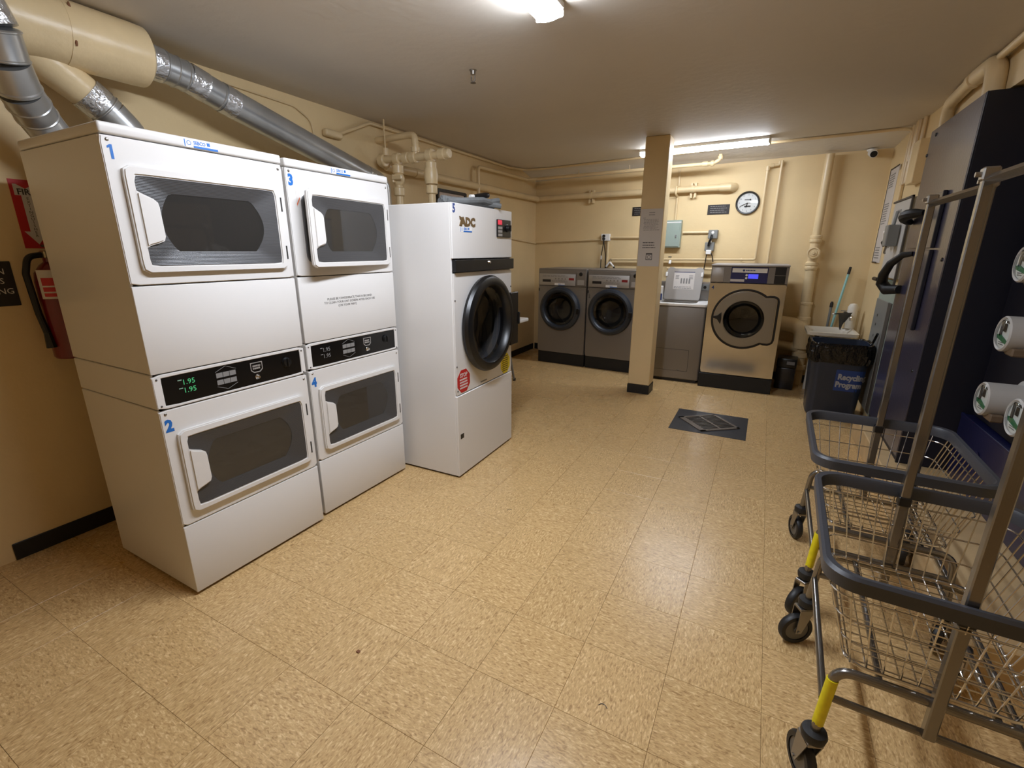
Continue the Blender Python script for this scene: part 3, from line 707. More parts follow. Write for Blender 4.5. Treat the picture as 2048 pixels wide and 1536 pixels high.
# top loading washer
tl = thing('top_load_washer', 'grey top loading washer with its lid standing open', 'washing machine', (-1.225, 5.52, 0))
Wt = 0.70
bm = B(); box(bm, 0, Wt, 0, 0.62, 0.03, 0.872, 0.022, 3); obj('cabinet', bm, 'steel', tl)
bm = B(); box(bm, 0.03, Wt-0.03, 0.03, 0.6, 0, 0.03); obj('plinth', bm, 'black', tl)
bm = B(); ring_prism(bm, rrect(-0.003, Wt+0.003, -0.003, 0.623, 0.03, 6), rrect(0.13, Wt-0.13, 0.08, 0.40, 0.08, 6), 0, 0.026, bev=0.006)
for v in bm.verts: v.co = Vector((v.co.x, v.co.z, 0.898-v.co.y))
bmesh.ops.recalc_face_normals(bm, faces=bm.faces)
obj('top_deck', bm, 'plastic_white', tl, label='white top deck')
bm = B(); lathe(bm, [(0.235, 0.870), (0.225, 0.60), (0.0, 0.58)], (Wt/2, 0.24, 0), (0, 0, 1), 32); obj('wash_basket', bm, 'drum', tl)
bm = B(); o = [(0.185, 0.0), (0.565, 0.0), (0.577, 0.02), (0.592, 0.33), (0.582, 0.362), (0.555, 0.378), (0.52, 0.374), (0.50, 0.362), (0.275, 0.362), (0.255, 0.374), (0.215, 0.378), (0.192, 0.362), (0.180, 0.33), (0.172, 0.02)]
lid_poly = [(x-0.375, z) for x, z in o]
prism(bm, lid_poly, -0.012, 0.012, 0.004); lid = obj('lid', bm, 'steel_light', tl); lid.location = (0.375, 0.36, 0.905); lid.rotation_euler = (math.radians(-8), 0, 0)
bm = B(); box(bm, -0.108, 0.122, -0.0132, -0.012, 0.125, 0.325); ls = obj('instruction_sheet', bm, 'paper', lid, smooth=False, label='white instruction sheet on the lid')
bm = B(); lines(bm, -0.10, 0.115, -0.0133, 0.13, 0.16, 2, 0.006, 0.1)
for k in range(4): box(bm, -0.03+0.03*k, -0.013+0.03*k, -0.0136, -0.0132, 0.19, 0.25)
lines(bm, -0.09, -0.05, -0.0133, 0.24, 0.29, 3, 0.008, 0.2); lines(bm, 0.06, 0.105, -0.0133, 0.24, 0.29, 3, 0.008, 0.2)
obj('sheet_print', bm, 'print_grey', ls, smooth=False, kind='stuff')
bm = B(); box(bm, -0.108, 0.122, -0.0137, -0.0132, 0.317, 0.325); obj('sheet_header', bm, 'display_blue', ls, smooth=False)
for sx in (-0.195, 0.20):
    bm = B(); box(bm, sx-0.012, sx+0.012, -0.02, 0.016, 0.27, 0.32, 0.004); obj('lid_bumper', bm, 'plastic_white', lid)
bm = B(); box(bm, 0.02, Wt-0.004, 0.46, 0.61, 0.898, 1.108, 0.012, 2); cn = obj('control_console', bm, 'steel', tl)
bm = B(); box(bm, 0.565, 0.655, 0.455, 0.46, 1.02, 1.09, 0.002); obj('coin_box', bm, 'box_grey', cn)
bm = B(); cyl(bm, (0.614, 0.45, 1.055), (0.614, 0.456, 1.055), 0.017, 16); obj('coin_lock', bm, 'black', cn)
bm = B(); ring_prism(bm, rrect(0.11, 0.57, 0.13, 0.382, 0.012, 3), rrect(0.113, 0.567, 0.133, 0.379, 0.011, 3), -0.0012, 0.0)
obj('service_panel', bm, 'seam_dark', tl)
for x in (0.31, 0.47):
    bm = B(); lathe(bm, [(0, -0.005), (0.006, -0.004), (0.008, 0.0)], (x, 0, 0.145), (0, 1, 0), 10); obj('screw', bm, 'screw', tl)
dt = thing('detergent_box', 'white and blue box standing on the top loading washer', 'box', (-1.135, 5.72, 0.8985))
bm = B(); box(bm, 0, 0.09, 0, 0.06, 0, 0.17, 0.002); obj('carton', bm, 'plastic_white', dt)
bm = B(); box(bm, -0.001, 0.091, -0.001, 0.0, 0.01, 0.085); obj('blue_band', bm, 'navy_decal', dt, smooth=False)

# big stainless washer
g = thing('stainless_washer', 'large stainless washer with blue display panel and round door', 'washing machine', (-0.514, 5.461, 0))
W, H, D = 0.715, 1.333, 0.62
cc = (0.365, 0.775)
bm = B(); box(bm, -0.006, W+0.002, -0.006, D, 0, 0.158, 0.004); obj('plinth', bm, 'black_matte', g)
bm = B(); box(bm, 0, 0.012, 0.014, D, 0.166, H-0.02, 0.002); box(bm, W-0.012, W, 0.014, D, 0.166, H-0.02, 0.002); box(bm, 0.012, W-0.012, D-0.012, D, 0.166, H-0.02); obj('cabinet', bm, 'steel', g)
bm = B(); box(bm, -0.004, W+0.004, -0.012, D, H-0.022, H, 0.008, 2); obj('top_panel', bm, 'steel_light', g)
dk = [(0.075, 0.775)]
def g_outline(k):      # ring with the square hinge block on the right, grown by k
    pts = []
    for i in range(41):
        a = math.radians(52)+math.radians(256)*i/40; pts.append((cc[0]+(0.292+k)*math.cos(a), cc[1]+(0.292+k)*math.sin(a)))
    pts += [(0.575, 0.540-k), (0.622, 0.540-k), (0.648+k*0.7, 0.555-k*0.7), (0.655+k, 0.580), (0.655+k, 0.970), (0.648+k*0.7, 0.995+k*0.7), (0.622, 1.008+k), (0.575, 1.008+k)]
    return pts
N = 144
bm = B(); ring_prism(bm, resample(rrect(0.001, W-0.001, 0.166, 1.140, 0.004, 3), cc, N), circle(cc[0], cc[1], 0.24, N), 0, 0.014, bev=0.002); obj('front_panel', bm, 'stainless', g, label='mirror bright front panel')
bm = B(); ring_prism(bm, resample(g_outline(0.022), cc, N), resample(g_outline(0.0), cc, N), -0.010, 0.0, bev=0.004); obj('door_seal', bm, 'black', g, label='black seal around the door')
bm = B(); ring_prism(bm, resample(g_outline(-0.004), cc, N), circle(cc[0], cc[1], 0.193, N), -0.030, 0.0, bev=0.008); gd = obj('door', bm, 'ring_steel', g)
bm = B(); lathe(bm, [(0.196, -0.030), (0.190, -0.032), (0.170, -0.02), (0.14, 0.02), (0.0, 0.03)], (cc[0], 0, cc[1]), (0, 1, 0), 48); obj('door_glass', bm, 'pane_dark', gd)
bm = B(); prism(bm, [(0.072, 0.795), (0.115, 0.805), (0.150, 0.840), (0.156, 0.775), (0.150, 0.715), (0.115, 0.765), (0.075, 0.778)], -0.046, -0.026, 0.005); obj('door_handle', bm, 'black', gd)
bm = B(); lathe(bm, [(0.20, 0.002), (0.205, 0.08), (0.30, 0.10), (0.30, 0.55), (0.05, 0.56), (0.05, 0.53), (0, 0.525)], (cc[0], 0, cc[1]), (0, 1, 0), 48); bmesh.ops.reverse_faces(bm, faces=bm.faces); obj('drum', bm, 'drum_dark', g)
bm = B(); box(bm, 0.001, W-0.001, -0.002, 0.014, 1.146, 1.309, 0.003); fs = obj('fascia', bm, 'steel', g)
bm = B(); box(bm, 0.010, 0.125, -0.006, -0.002, 1.155, 1.300, 0.006, 2); sd = obj('soap_drawer', bm, 'steel_light', fs)
bm = B(); box(bm, 0.192, 0.533, -0.006, -0.002, 1.148, 1.306, 0.002); db = obj('display_panel', bm, 'display_blue', fs, label='dark blue display panel')
bm = B(); box(bm, 0.203, 0.524, -0.0075, -0.006, 1.252, 1.296, 0.0006); obj('name_strip', bm, 'plastic_white', db, smooth=False, label='white name strip')
bm = B(); box(bm, 0.356, 0.448, -0.0075, -0.006, 1.194, 1.238); obj('screen', bm, 'lcd_blue', db, smooth=False, label='lit blue screen')
bm = B(); box(bm, 0.193, 0.325, -0.0075, -0.006, 1.160, 1.186); obj('service_sticker', bm, 'paper', db, smooth=False)
for z in (1.227, 1.198):
    bm = B(); cyl(bm, (0.340, -0.010, z), (0.340, -0.006, z), 0.011, 14); obj('button', bm, 'plastic_white', db)
nb = obj('name_print', lines(lathe(B(), [(0, -0.001), (0.011, -0.001), (0.011, 0)], (0.31, -0.0072, 1.274), (0, 1, 0), 14), 0.328, 0.42, -0.0076, 1.266, 1.282, 1, 0.010, 0.05), 'navy_decal', g, smooth=False, kind='stuff')
bm = B(); box(bm, 0.594, 0.690, -0.006, -0.002, 1.149, 1.312, 0.002); co = obj('coin_panel', bm, 'black', fs, label='black coin panel')
bm = B(); box(bm, 0.596, 0.688, -0.008, -0.006, 1.228, 1.232); obj('coin_slot_line', bm, 'screw', co, smooth=False)
bm = B(); text(bm, '4', 0.022, -0.0003, 1.075, 0.055, 'LEFT', 0.9, bold=0.001); obj('number_decal', bm, 'navy_decal', g, smooth=False)

# ---------------------------------------------------------------- back wall fittings (t along the wall, off in front of it)
def wall_thing(name, label, cat, t, z, group=None):
    return thing(name, label, cat, bw(t, 0.0, z), RB, group)
def bpt(pts): return [bw(t, o, z) for t, o, z in pts]

# heavy horizontal pipe, left wall and back wall
hp = thing('wall_pipe', 'thick beige pipe running level round the left and back walls', 'pipe', (0, 0, 2.165), world=True); WORLD[hp.name] = (0, 0, 2.165)
bm = B(); tube(bm, fillet([(-2.985, 3.33, 2.15), (-2.985, 6.40, 2.16)]+bpt([(0.065, 0.065, 2.165), (2.52, 0.065, 2.165)]), 0.05, 6), 0.036, 16); obj('run', bm, 'pipe', hp)
bm = B(); tube(bm, bpt([(2.47, 0.065, 2.165), (2.57, 0.063, 2.165), (2.60, 0.03, 2.165), (2.605, 0.0, 2.165)]), 0.046, 16, radii=[0.044, 0.046, 0.046, 0.05]); obj('end_elbow', bm, 'pipe', hp)
for t in (0.874, 2.172):
    bm = B(); P = bw(t, 0.065, 2.165); d = (bw(1)-bw(0)).normalized(); tube(bm, [P-d*0.018, P+d*0.018], 0.041, 16)
    for z0, z1 in ((2.198, 2.236), (2.072, 2.124)):
        for ta, tb in ((t-0.034, t-0.010), (t+0.010, t+0.034)):
            q = [bw(ta, 0.055), bw(tb, 0.055), bw(tb, 0), bw(ta, 0)]; slab(bm, [(p.x, p.y) for p in q], z0, z1)
    for s in (-1, 1):
        a = bw(t+s*0.018, 0.036, 2.213); b = bw(t+s*0.018, 0.036, 2.095); tube(bm, [a, b], 0.006, 8)
    obj('bracket', bm, 'pipe', hp, kind='stuff')
bm = B(); tube(bm, [(-2.985, 3.70, 2.15), (-2.985, 3.76, 2.15)], 0.041, 16); obj('coupling', bm, 'pipe', hp)

# white suspended pipe close to the ceiling
sp = thing('ceiling_pipe', 'whitish thin pipe hung level below the ceiling at the back', 'pipe', (0, 0, 2.4), world=True); WORLD[sp.name] = (0, 0, 2.4)
bm = B(); tube(bm, fillet([(-2.97, 4.79, 2.05), (-2.97, 4.79, 2.355), (-2.97, 6.02, 2.372), (-2.84, 6.06, 2.375), (-0.66, 5.93, 2.385), (-0.60, 5.925, 2.42), (-0.60, 5.925, 2.47)], 0.05, 6), 0.019, 12); obj('run', bm, 'pipe', sp)
for p, q, r in (((-0.78, 5.937, 2.384), (-0.72, 5.934, 2.384), 0.026), ((-0.69, 5.932, 2.384), (-0.66, 5.93, 2.385), 0.03), ((-0.60, 5.925, 2.42), (-0.60, 5.925, 2.45), 0.026)):
    bm = B(); cyl(bm, p, q, r, 12); obj('fitting', bm, 'pipe', sp)
for x in (-2.25, -1.6):
    y = 6.06-(x+2.84)*0.0596
    bm = B(); cyl(bm, (x, y, 2.375), (x, y, 2.44), 0.005, 6); obj('hanger', bm, 'pipe', sp)

# conduit along the left wall top and over the ceiling to the lamp
cd = thing('ceiling_conduit', 'thin beige conduit along the ceiling edge feeding the far light', 'conduit', (0, 0, CEIL), world=True); WORLD[cd.name] = (0, 0, CEIL)
bm = B(); tube(bm, fillet([(-3.02, 2.86, 2.31), (-3.02, 3.20, 2.458), (-3.02, 5.60, 2.462), (-2.95, 5.92, 2.474), (-2.6, 5.94, 2.474), (-1.36, 5.76, 2.474)], 0.09, 6), 0.0125, 10); obj('run', bm, 'pipe', cd)
bm = B(); tube(bm, fillet([(-0.12, 5.575, 2.474), (0.70, 5.50, 2.474), (0.86, 5.48, 2.474), (0.94, 5.42, 2.45), (0.945, 5.40, 2.2)], 0.08, 6), 0.0125, 10); obj('branch', bm, 'pipe', cd)
bm = B(); tube(bm, fillet([(-1.36, 5.76, 2.474), (-0.12, 5.575, 2.474)], 0.01), 0.0125, 10); obj('middle_run', bm, 'pipe', cd)
bm = B(); box(bm, -3.045, -2.99, 2.72, 2.88, 2.275, 2.325, 0.015, 3); obj('junction_box', bm, 'pipe', cd)
tc = thing('wall_cable', 'thin beige cable curving down the left wall above the dryers', 'cable', (0, 0, 2.4), world=True); WORLD[tc.name] = (0, 0, 2.4)
bm = B(); tube(bm, fillet([(-3.04, 1.62, 2.44), (-3.04, 2.08, 2.43), (-3.04, 2.50, 2.42), (-3.04, 2.63, 2.36), (-3.04, 2.645, 2.27)], 0.1, 6), 0.006, 8); obj('cable', bm, 'pipe', tc)

# thin conduit at mid height
mc = thing('wall_conduit', 'thin beige conduit at mid height linking the outlet boxes', 'conduit', (0, 0, 1.6), world=True); WORLD[mc.name] = (0, 0, 1.6)
bm = B(); tube(bm, fillet([(-3.035, 4.4, 1.70), (-3.035, 6.44, 1.565)]+bpt([(0.015, 0.015, 1.575), (0.90, 0.015, 1.605), (1.04, 0.015, 1.608)]), 0.03, 4), 0.012, 8); obj('run', bm, 'pipe', mc)
bm = B(); tube(bm, bpt([(1.16, 0.015, 1.632), (1.90, 0.015, 1.628)]), 0.014, 8); obj('run', bm, 'pipe', mc)
bm = B(); tube(bm, bpt([(2.09, 0.015, 1.68), (2.39, 0.015, 1.678)]), 0.013, 8); obj('run', bm, 'pipe', mc)
bm = B(); tube(bm, fillet(bpt([(1.985, 0.015, 2.40), (1.989, 0.015, 2.20), (1.985, 0.11, 2.20), (1.985, 0.11, 2.12), (1.985, 0.015, 2.10), (1.985, 0.015, 1.83)]), 0.03, 4), 0.013, 8); obj('riser', bm, 'pipe', mc)
bm = B(); tube(bm, bpt([(1.135, 0.02, 1.60), (1.135, 0.02, 1.25)]), 0.016, 8); obj('drop', bm, 'pipe', mc)

# two level water pipes behind the washers
wp = thing('water_pipes', 'pair of thin beige water pipes behind the washers', 'pipe', (0, 0, 1.33), world=True); WORLD[wp.name] = (0, 0, 1.33)
bm = B(); tube(bm, fillet(bpt([(1.20, 0.05, 1.30), (1.20, 0.05, 1.355), (2.93, 0.05, 1.372), (2.93, 0.05, 2.33), (2.93, 0.05, 2.355), (3.04, 0.05, 2.36), (3.04, 0.05, 2.392)]), 0.02, 4), 0.014, 10); obj('upper_run', bm, 'pipe', wp)
bm = B(); tube(bm, fillet(bpt([(1.95, 0.06, 1.255), (3.06, 0.06, 1.255), (3.06, 0.05, 2.40)]), 0.03, 4), 0.014, 10); obj('lower_run', bm, 'pipe', wp)
for p, q, r in (((2.93, 0.05, 2.31), (2.93, 0.05, 2.35), 0.021), ((2.955, 0.05, 2.357), (2.985, 0.05, 2.358), 0.021), ((2.78, 0.05, 1.37), (2.80, 0.05, 1.37), 0.02), ((1.985, 0.05, 1.35), (1.985, 0.05, 1.40), 0.008)):
    bm = B(); tube(bm, bpt([p, q]), r, 10); obj('fitting', bm, 'pipe', wp)
sg = thing('hose_spigot', 'white forked hose bib behind the left washers', 'spigot', (0, 0, 1.3), world=True); WORLD[sg.name] = (0, 0, 1.3)
bm = B(); tube(bm, bpt([(1.20, 0.06, 1.345), (1.20, 0.09, 1.32)]), 0.018, 10); obj('body', bm, 'copper', sg)
for dt_ in (-0.05, 0.055):
    bm = B(); tube(bm, bpt([(1.20, 0.09, 1.32), (1.20+dt_, 0.085, 1.26)]), 0.012, 10); obj('outlet', bm, 'plastic_white', sg)
    bm = B(); tube(bm, fillet(bpt([(1.20+dt_, 0.085, 1.26), (1.20+dt_*1.5, 0.075, 1.20), (1.20+dt_*1.5, 0.04, 0.9)]), 0.03), 0.011, 8); obj('hose', bm, 'hose', sg)
bm = B(); box(bm, 0, 0.1, 0, 0.1, 0, 0.1); bm.free()
sg2 = thing('shutoff_valve', 'small white shutoff valve behind the open washer lid', 'valve', (0, 0, 1.3), world=True); WORLD[sg2.name] = (0, 0, 1.3)
bm = B(); tube(bm, bpt([(1.985, 0.07, 1.35), (1.985, 0.09, 1.31)]), 0.015, 10); obj('body', bm, 'plastic_white', sg2)
bm = B(); tube(bm, bpt([(1.965, 0.1, 1.392), (2.005, 0.1, 1.392)]), 0.006, 8); obj('handle', bm, 'black', sg2)

# breaker panel, outlets and cords
bp_ = wall_thing('breaker_panel', 'grey green electrical panel on the back wall right of the column', 'electrical panel', 1.80, 1.503)
bm = B(); box(bm, 0, 0.275, -0.065, 0, 0, 0.322, 0.004); obj('box', bm, 'breaker', bp_)
bm = B(); box(bm, 0.012, 0.263, -0.072, -0.065, 0.012, 0.285, 0.003); dd = obj('door', bm, 'breaker', bp_)
bm = B(); box(bm, 0.215, 0.232, -0.080, -0.072, 0.115, 0.150, 0.003); obj('latch', bm, 'box_grey', dd)
bm = B(); box(bm, 0.0, 0.275, -0.067, -0.06, 0.292, 0.302); obj('top_trim', bm, 'plastic_white', bp_, smooth=False)
wo = wall_thing('outlet_box', 'white outlet box with two black cords above the left washers', 'outlet', 1.04, 1.59)
bm = B(); box(bm, 0, 0.12, -0.05, 0, 0, 0.09, 0.005); obj('box', bm, 'plastic_white', wo)
bm = B(); cyl(bm, (0.045, -0.068, 0.062), (0.045, -0.05, 0.062), 0.018, 12); cyl(bm, (0.045, -0.068, 0.026), (0.045, -0.05, 0.026), 0.018, 12); obj('plug', bm, 'black', wo, kind='stuff')
for a in ([(0.045, -0.066, 0.026), (0.045, -0.07, -0.05), (0.02, -0.05, -0.18), (0.02, -0.06, -0.37)], [(0.045, -0.066, 0.062), (0.06, -0.08, -0.03), (0.085, -0.06, -0.20), (0.09, -0.06, -0.37)]):
    bm = B(); tube(bm, fillet(a, 0.06, 5), 0.006, 8); obj('cord', bm, 'black', wo)
bm = B(); box(bm, 0.012, 0.03, -0.06, -0.045, -0.24, -0.19, 0.003); obj('cord_tag', bm, 'paper', wo)
bm = B(); box(bm, 0.078, 0.103, -0.075, -0.05, -0.375, -0.345, 0.004); obj('cord_plug', bm, 'black', wo)
go = wall_thing('outlet_box', 'grey outlet box with cords beside the grey green panel', 'outlet', 2.385, 1.47)
bm = B(); box(bm, 0.008, 0.112, -0.06, 0, 0.135, 0.235, 0.006); obj('upper_box', bm, 'box_grey', go)
bm = B(); box(bm, -0.015, 0.088, -0.06, 0, -0.005, 0.095, 0.006); obj('lower_box', bm, 'box_grey', go)
bm = B(); cyl(bm, (0.06, -0.064, 0.205), (0.06, -0.06, 0.205), 0.016, 14); obj('receptacle', bm, 'plastic_white', go)
bm = B(); tube(bm, fillet([(0.055, -0.075, 0.175), (0.05, -0.09, 0.13), (0.035, -0.085, 0.09), (0.03, -0.075, 0.05)], 0.02), 0.014, 8); obj('plug', bm, 'black', go)
bm = B(); box(bm, 0.03, 0.058, -0.085, -0.058, 0.09, 0.135, 0.004); obj('adapter', bm, 'plastic_white', go)
bm = B(); box(bm, 0.008, 0.068, -0.085, -0.06, -0.045, 0.005, 0.005); obj('adapter', bm, 'plastic_white', go)
for a in ([(0.02, -0.075, -0.04), (0.015, -0.085, -0.15), (-0.005, -0.07, -0.36)], [(0.06, -0.075, -0.02), (0.085, -0.08, -0.06), (0.10, -0.07, -0.13)]):
    bm = B(); tube(bm, fillet(a, 0.05, 5), 0.0055, 8); obj('cord', bm, 'black', go)

# black engraved signs and the clock
for label, t, z, w in (('small black sign showing just left of the column', 1.432, 1.893, 0.235), ('small black sign to the left of the wall clock', 2.347, 1.878, 0.238)):
    s = wall_thing('black_sign', label, 'sign', t, z)
    bm = B(); box(bm, 0, w, -0.006, 0, 0, 0.108, 0.001); obj('plate', bm, 'sign_black', s, smooth=False)
    bm = B(); lines(bm, 0.025, w-0.025, -0.0061, 0.012, 0.10, 4, 0.006, 0.15); obj('engraving', bm, 'print_grey', s, smooth=False, kind='stuff')
ck = wall_thing('wall_clock', 'round black rimmed wall clock with a white face', 'clock', 2.769, 1.990)
bm = B(); lathe(bm, [(0.104, -0.010), (0.108, -0.028), (0.118, -0.030), (0.125, -0.018), (0.125, 0.0)], (0, 0, 0), (0, 1, 0), 48); obj('rim', bm, 'black', ck)
bm = B(); lathe(bm, [(0, -0.010), (0.106, -0.010)], (0, 0, 0), (0, 1, 0), 48); cf = obj('dial', bm, 'clock_face', ck, smooth=False)
bm = B()
for k in range(1, 13):
    a = PI/2-k*PI/6; text(bm, str(k), 0.086*math.cos(a), -0.0104, 0.086*math.sin(a)-0.007, 0.020, 'CENTER', 1.0)
obj('numerals', bm, 'print', cf, smooth=False)
bm = B(); box(bm, -0.035, 0.03, -0.0108, -0.0104, 0.030, 0.037); lathe(bm, [(0, 0), (0.009, 0.0002)], (0.025, -0.0110, 0.034), (0, 1, 0), 10); box(bm, -0.03, 0.035, -0.0108, -0.0104, -0.046, -0.028); obj('dial_windows', bm, 'print', cf, smooth=False, kind='stuff')
for a, l, w in ((math.radians(205), 0.085, 0.003), (math.radians(255), 0.05, 0.004), (math.radians(-3), 0.03, 0.0025)):
    bm = B(); d = Vector((math.cos(a), 0, math.sin(a))); tube(bm, [Vector((0, -0.014, 0)), Vector((0, -0.014, 0))+d*l], w, 6); obj('hand', bm, 'black', ck)
bm = B(); lathe(bm, [(0, -0.020), (0.105, -0.018)], (0, 0, 0), (0, 1, 0), 32); obj('cover_glass', bm, 'glass', ck)

# stand pipe with clean-out, and the drain pipes at the floor
sp2 = thing('soil_stack', 'thick beige stand pipe with round clean-out cap on the back wall', 'pipe', (0, 0, 0), world=True); WORLD[sp2.name] = (0, 0, 0)
o = 0.10
bm = B(); tube(bm, bpt([(3.487, o, 1.60), (3.487, o, 2.415)]), 0.040, 18); obj('upper_pipe', bm, 'pipe', sp2)
bm = B(); P = bw(3.488, o, 0); lathe(bm, [(0.042, 1.63), (0.058, 1.622), (0.058, 1.600), (0.052, 1.594), (0.058, 1.588), (0.058, 1.562), (0.046, 1.545), (0.046, 1.36), (0.060, 1.345), (0.060, 1.32), (0.054, 1.314), (0.060, 1.305), (0.060, 1.28), (0.050, 1.262)], P, (0, 0, 1), 24); obj('fitting', bm, 'pipe', sp2)
bm = B(); P = bw(3.488, o, 1.448); d = bw(0, 1)-bw(0); lathe(bm, [(0.045, 0.02), (0.058, 0.055), (0.060, 0.075), (0.048, 0.078), (0.046, 0.070), (0.034, 0.070), (0.032, 0.078), (0.016, 0.078), (0.013, 0.086), (0.0, 0.086)], P, d, 28); obj('cleanout_cap', bm, 'pipe', sp2)
bm = B(); tube(bm, bpt([(3.492, o, 1.265), (3.500, o, 0.74)]), 0.052, 18); obj('lower_pipe', bm, 'pipe', sp2)
bm = B(); P = bw(3.505, o, 0); lathe(bm, [(0.055, 0.93), (0.062, 0.925), (0.062, 0.905), (0.055, 0.90), (0.055, 0.77), (0.066, 0.762), (0.066, 0.735), (0.058, 0.725)], P, (0, 0, 1), 24); obj('collar', bm, 'pipe', sp2)
bm = B(); tube(bm, bpt([(3.51, o, 0.76), (3.53, o, 0.0)]), 0.060, 18); obj('foot_pipe', bm, 'pipe', sp2)
bm = B(); tube(bm, fillet(bpt([(3.52, o+0.02, 0.42), (3.52, o+0.02, 0.66), (3.285, o+0.02, 0.68)]), 0.14, 8), 0.085, 20); obj('branch_elbow', bm, 'pipe', sp2)
for z in (0.52, 0.34, 0.2):
    bm = B(); P = bw(3.525, o, 0); lathe(bm, [(0.062, z-0.03), (0.078, z-0.022), (0.078, z+0.022), (0.062, z+0.03)], P, (0, 0, 1), 22); obj('collar', bm, 'pipe', sp2)
bm = B(); tube(bm, bpt([(3.285, o+0.02, 0.44), (3.5, o+0.02, 0.42)]), 0.05, 16); obj('lower_branch', bm, 'pipe', sp2)
pb = thing('pump_box', 'dark grey box on the floor between the stainless washer and the pipes', 'box', (0.335, 5.86, 0), RB)
bm = B(); box(bm, -0.09, 0.09, -0.1, 0.1, 0, 0.24, 0.012, 2); obj('housing', bm, 'lcd_dark', pb)
bm = B(); box(bm, -0.095, 0.095, -0.105, 0.105, 0.24, 0.345, 0.012, 2); pl = obj('lid', bm, 'black', pb)
bm = B(); box(bm, 0.0, 0.075, -0.1062, -0.105, 0.28, 0.315); obj('label_plate', bm, 'print_grey', pl, smooth=False)

# camera in the right back corner
sv = thing('security_camera', 'small white security camera in the far right ceiling corner', 'camera', bw(3.83, 0, 2.43), RB)
bm = B(); lathe(bm, [(0, 0), (0.045, 0), (0.045, -0.012), (0.03, -0.022), (0, -0.024)], (0, -0.05, 0), (0, 0, 1), 20); obj('mount', bm, 'plastic_white', sv)
bm = B(); q0 = Vector((0.0, -0.045, -0.03)); q1 = Vector((0.012, -0.17, -0.062)); tube(bm, [q0, q1], 0.034, 20); sb = obj('body', bm, 'plastic_white', sv)
bm = B(); d = (q1-q0).normalized(); tube(bm, [q1-d*0.002, q1+d*0.003], 0.029, 20); obj('lens_front', bm, 'black', sb)

# ---------------------------------------------------------------- utility sink corner
sk = thing('utility_sink', 'white plastic utility sink in the far right corner', 'sink', (0.660, 5.73, 0))
def tubloft(bm, secs):
    rs = []
    for (hx, hy, z) in secs: rs.append([bm.verts.new((x, y, z)) for x, y in rrect(-hx, hx, -hy, hy, 0.05, 4)])
    for a, b in zip(rs, rs[1:]):
        n = len(a)
        for k in range(n): bm.faces.new((a[k], a[(k+1) % n], b[(k+1) % n], b[k]))
    bm.faces.new(rs[0][::-1]); bm.faces.new(rs[-1]); bmesh.ops.recalc_face_normals(bm, faces=bm.faces)
bm = B(); tubloft(bm, [(0.12, 0.18, 0.36), (0.165, 0.215, 0.655), (0.215, 0.24, 0.66), (0.218, 0.243, 0.69), (0.19, 0.215, 0.692), (0.155, 0.20, 0.66), (0.11, 0.17, 0.38)]); obj('basin', bm, 'tub', sk)
for x in (-0.12, 0.15):
    for y in (-0.10, 0.17):
        bm = B(); cyl(bm, (x, y, 0), (x*0.95, y*0.95, 0.45), 0.018, 10); obj('leg', bm, 'tub', sk)
bm = B(); tube(bm, fillet([(0.17, 0.20, 0.69), (0.17, 0.20, 0.82), (0.16, 0.05, 0.83), (0.16, 0.03, 0.79)], 0.03), 0.014, 10); tube(bm, [(0.10, 0.21, 0.80), (0.215, 0.21, 0.80)], 0.016, 10)
fa = obj('faucet', bm, 'chrome', sk, kind=None)
for x in (0.11, 0.21):
    bm = B(); tube(bm, [(x, 0.20, 0.80), (x, 0.20, 0.86)], 0.008, 8); tube(bm, [(x-0.03, 0.20, 0.87), (x+0.03, 0.20, 0.87)], 0.006, 8); obj('faucet_handle', bm, 'chrome', fa)
for x in (0.13, 0.19):
    bm = B(); cyl(bm, (x, 0.215, 0.69), (x, 0.215, 0.79), 0.014, 10); obj('supply_pipe', bm, 'pipe', fa)
bl = thing('paper_roll', 'pale upright roll on the sink edge by the right wall', 'roll', (0.840, 5.925, 0.694))
bm = B(); lathe(bm, [(0.0, 0.0), (0.042, 0.0), (0.045, 0.01), (0.045, 0.22), (0.030, 0.25), (0.0, 0.258)], (0, 0, 0), (0, 0, 1), 24); obj('roll', bm, 'tub', bl)
rg = thing('towel_rod', 'thin rod over the sink holding a grey cloth', 'rod', (0.69, 5.73, 0.693))
bm = B(); tube(bm, fillet([(0.085, 0.228, 0.0), (0.085, 0.228, 0.162), (0.10, 0.1, 0.167), (-0.03, 0.0, 0.160)], 0.03), 0.006, 8); obj('rod', bm, 'black', rg)
bm = B(); bmesh.ops.create_uvsphere(bm, u_segments=10, v_segments=8, radius=0.010); bmesh.ops.translate(bm, verts=bm.verts, vec=(-0.032, 0, 0.160)); obj('end_ball', bm, 'plastic_white', rg)
cl = thing('cleaning_cloth', 'grey cleaning cloth draped over the sink', 'cloth', (0.70, 5.73, 0.70))
bm = B(); g1 = []
for i in range(9):
    f = i/8; top = (0.0+0.13*f, 0.02+0.09*f, 0.166); rowv = []
    for j in range(7):
        h_ = j/6; fall = 0.10+0.075*math.sin(PI*min(1, f*1.25+0.1)); x = top[0]+(0.045-top[0])*0.55*h_; y = top[1]-0.012+0.012*math.sin(f*14)*h_
        rowv.append(bm.verts.new((x, y, top[2]-fall*h_)))
    g1.append(rowv)
for i in range(8):
    for j in range(6): bm.faces.new((g1[i][j], g1[i+1][j], g1[i+1][j+1], g1[i][j+1]))
bmesh.ops.solidify(bm, geom=bm.faces, thickness=0.004); obj('drape', bm, 'cloth', cl)
m1 = thing('broom', 'mop with pale teal handle and dark grip leaning in the corner', 'broom', (0.60, 5.995, 0.45))
a, b = Vector((0.062, 0.03, -0.02)), Vector((0.158, 0.10, 0.90))
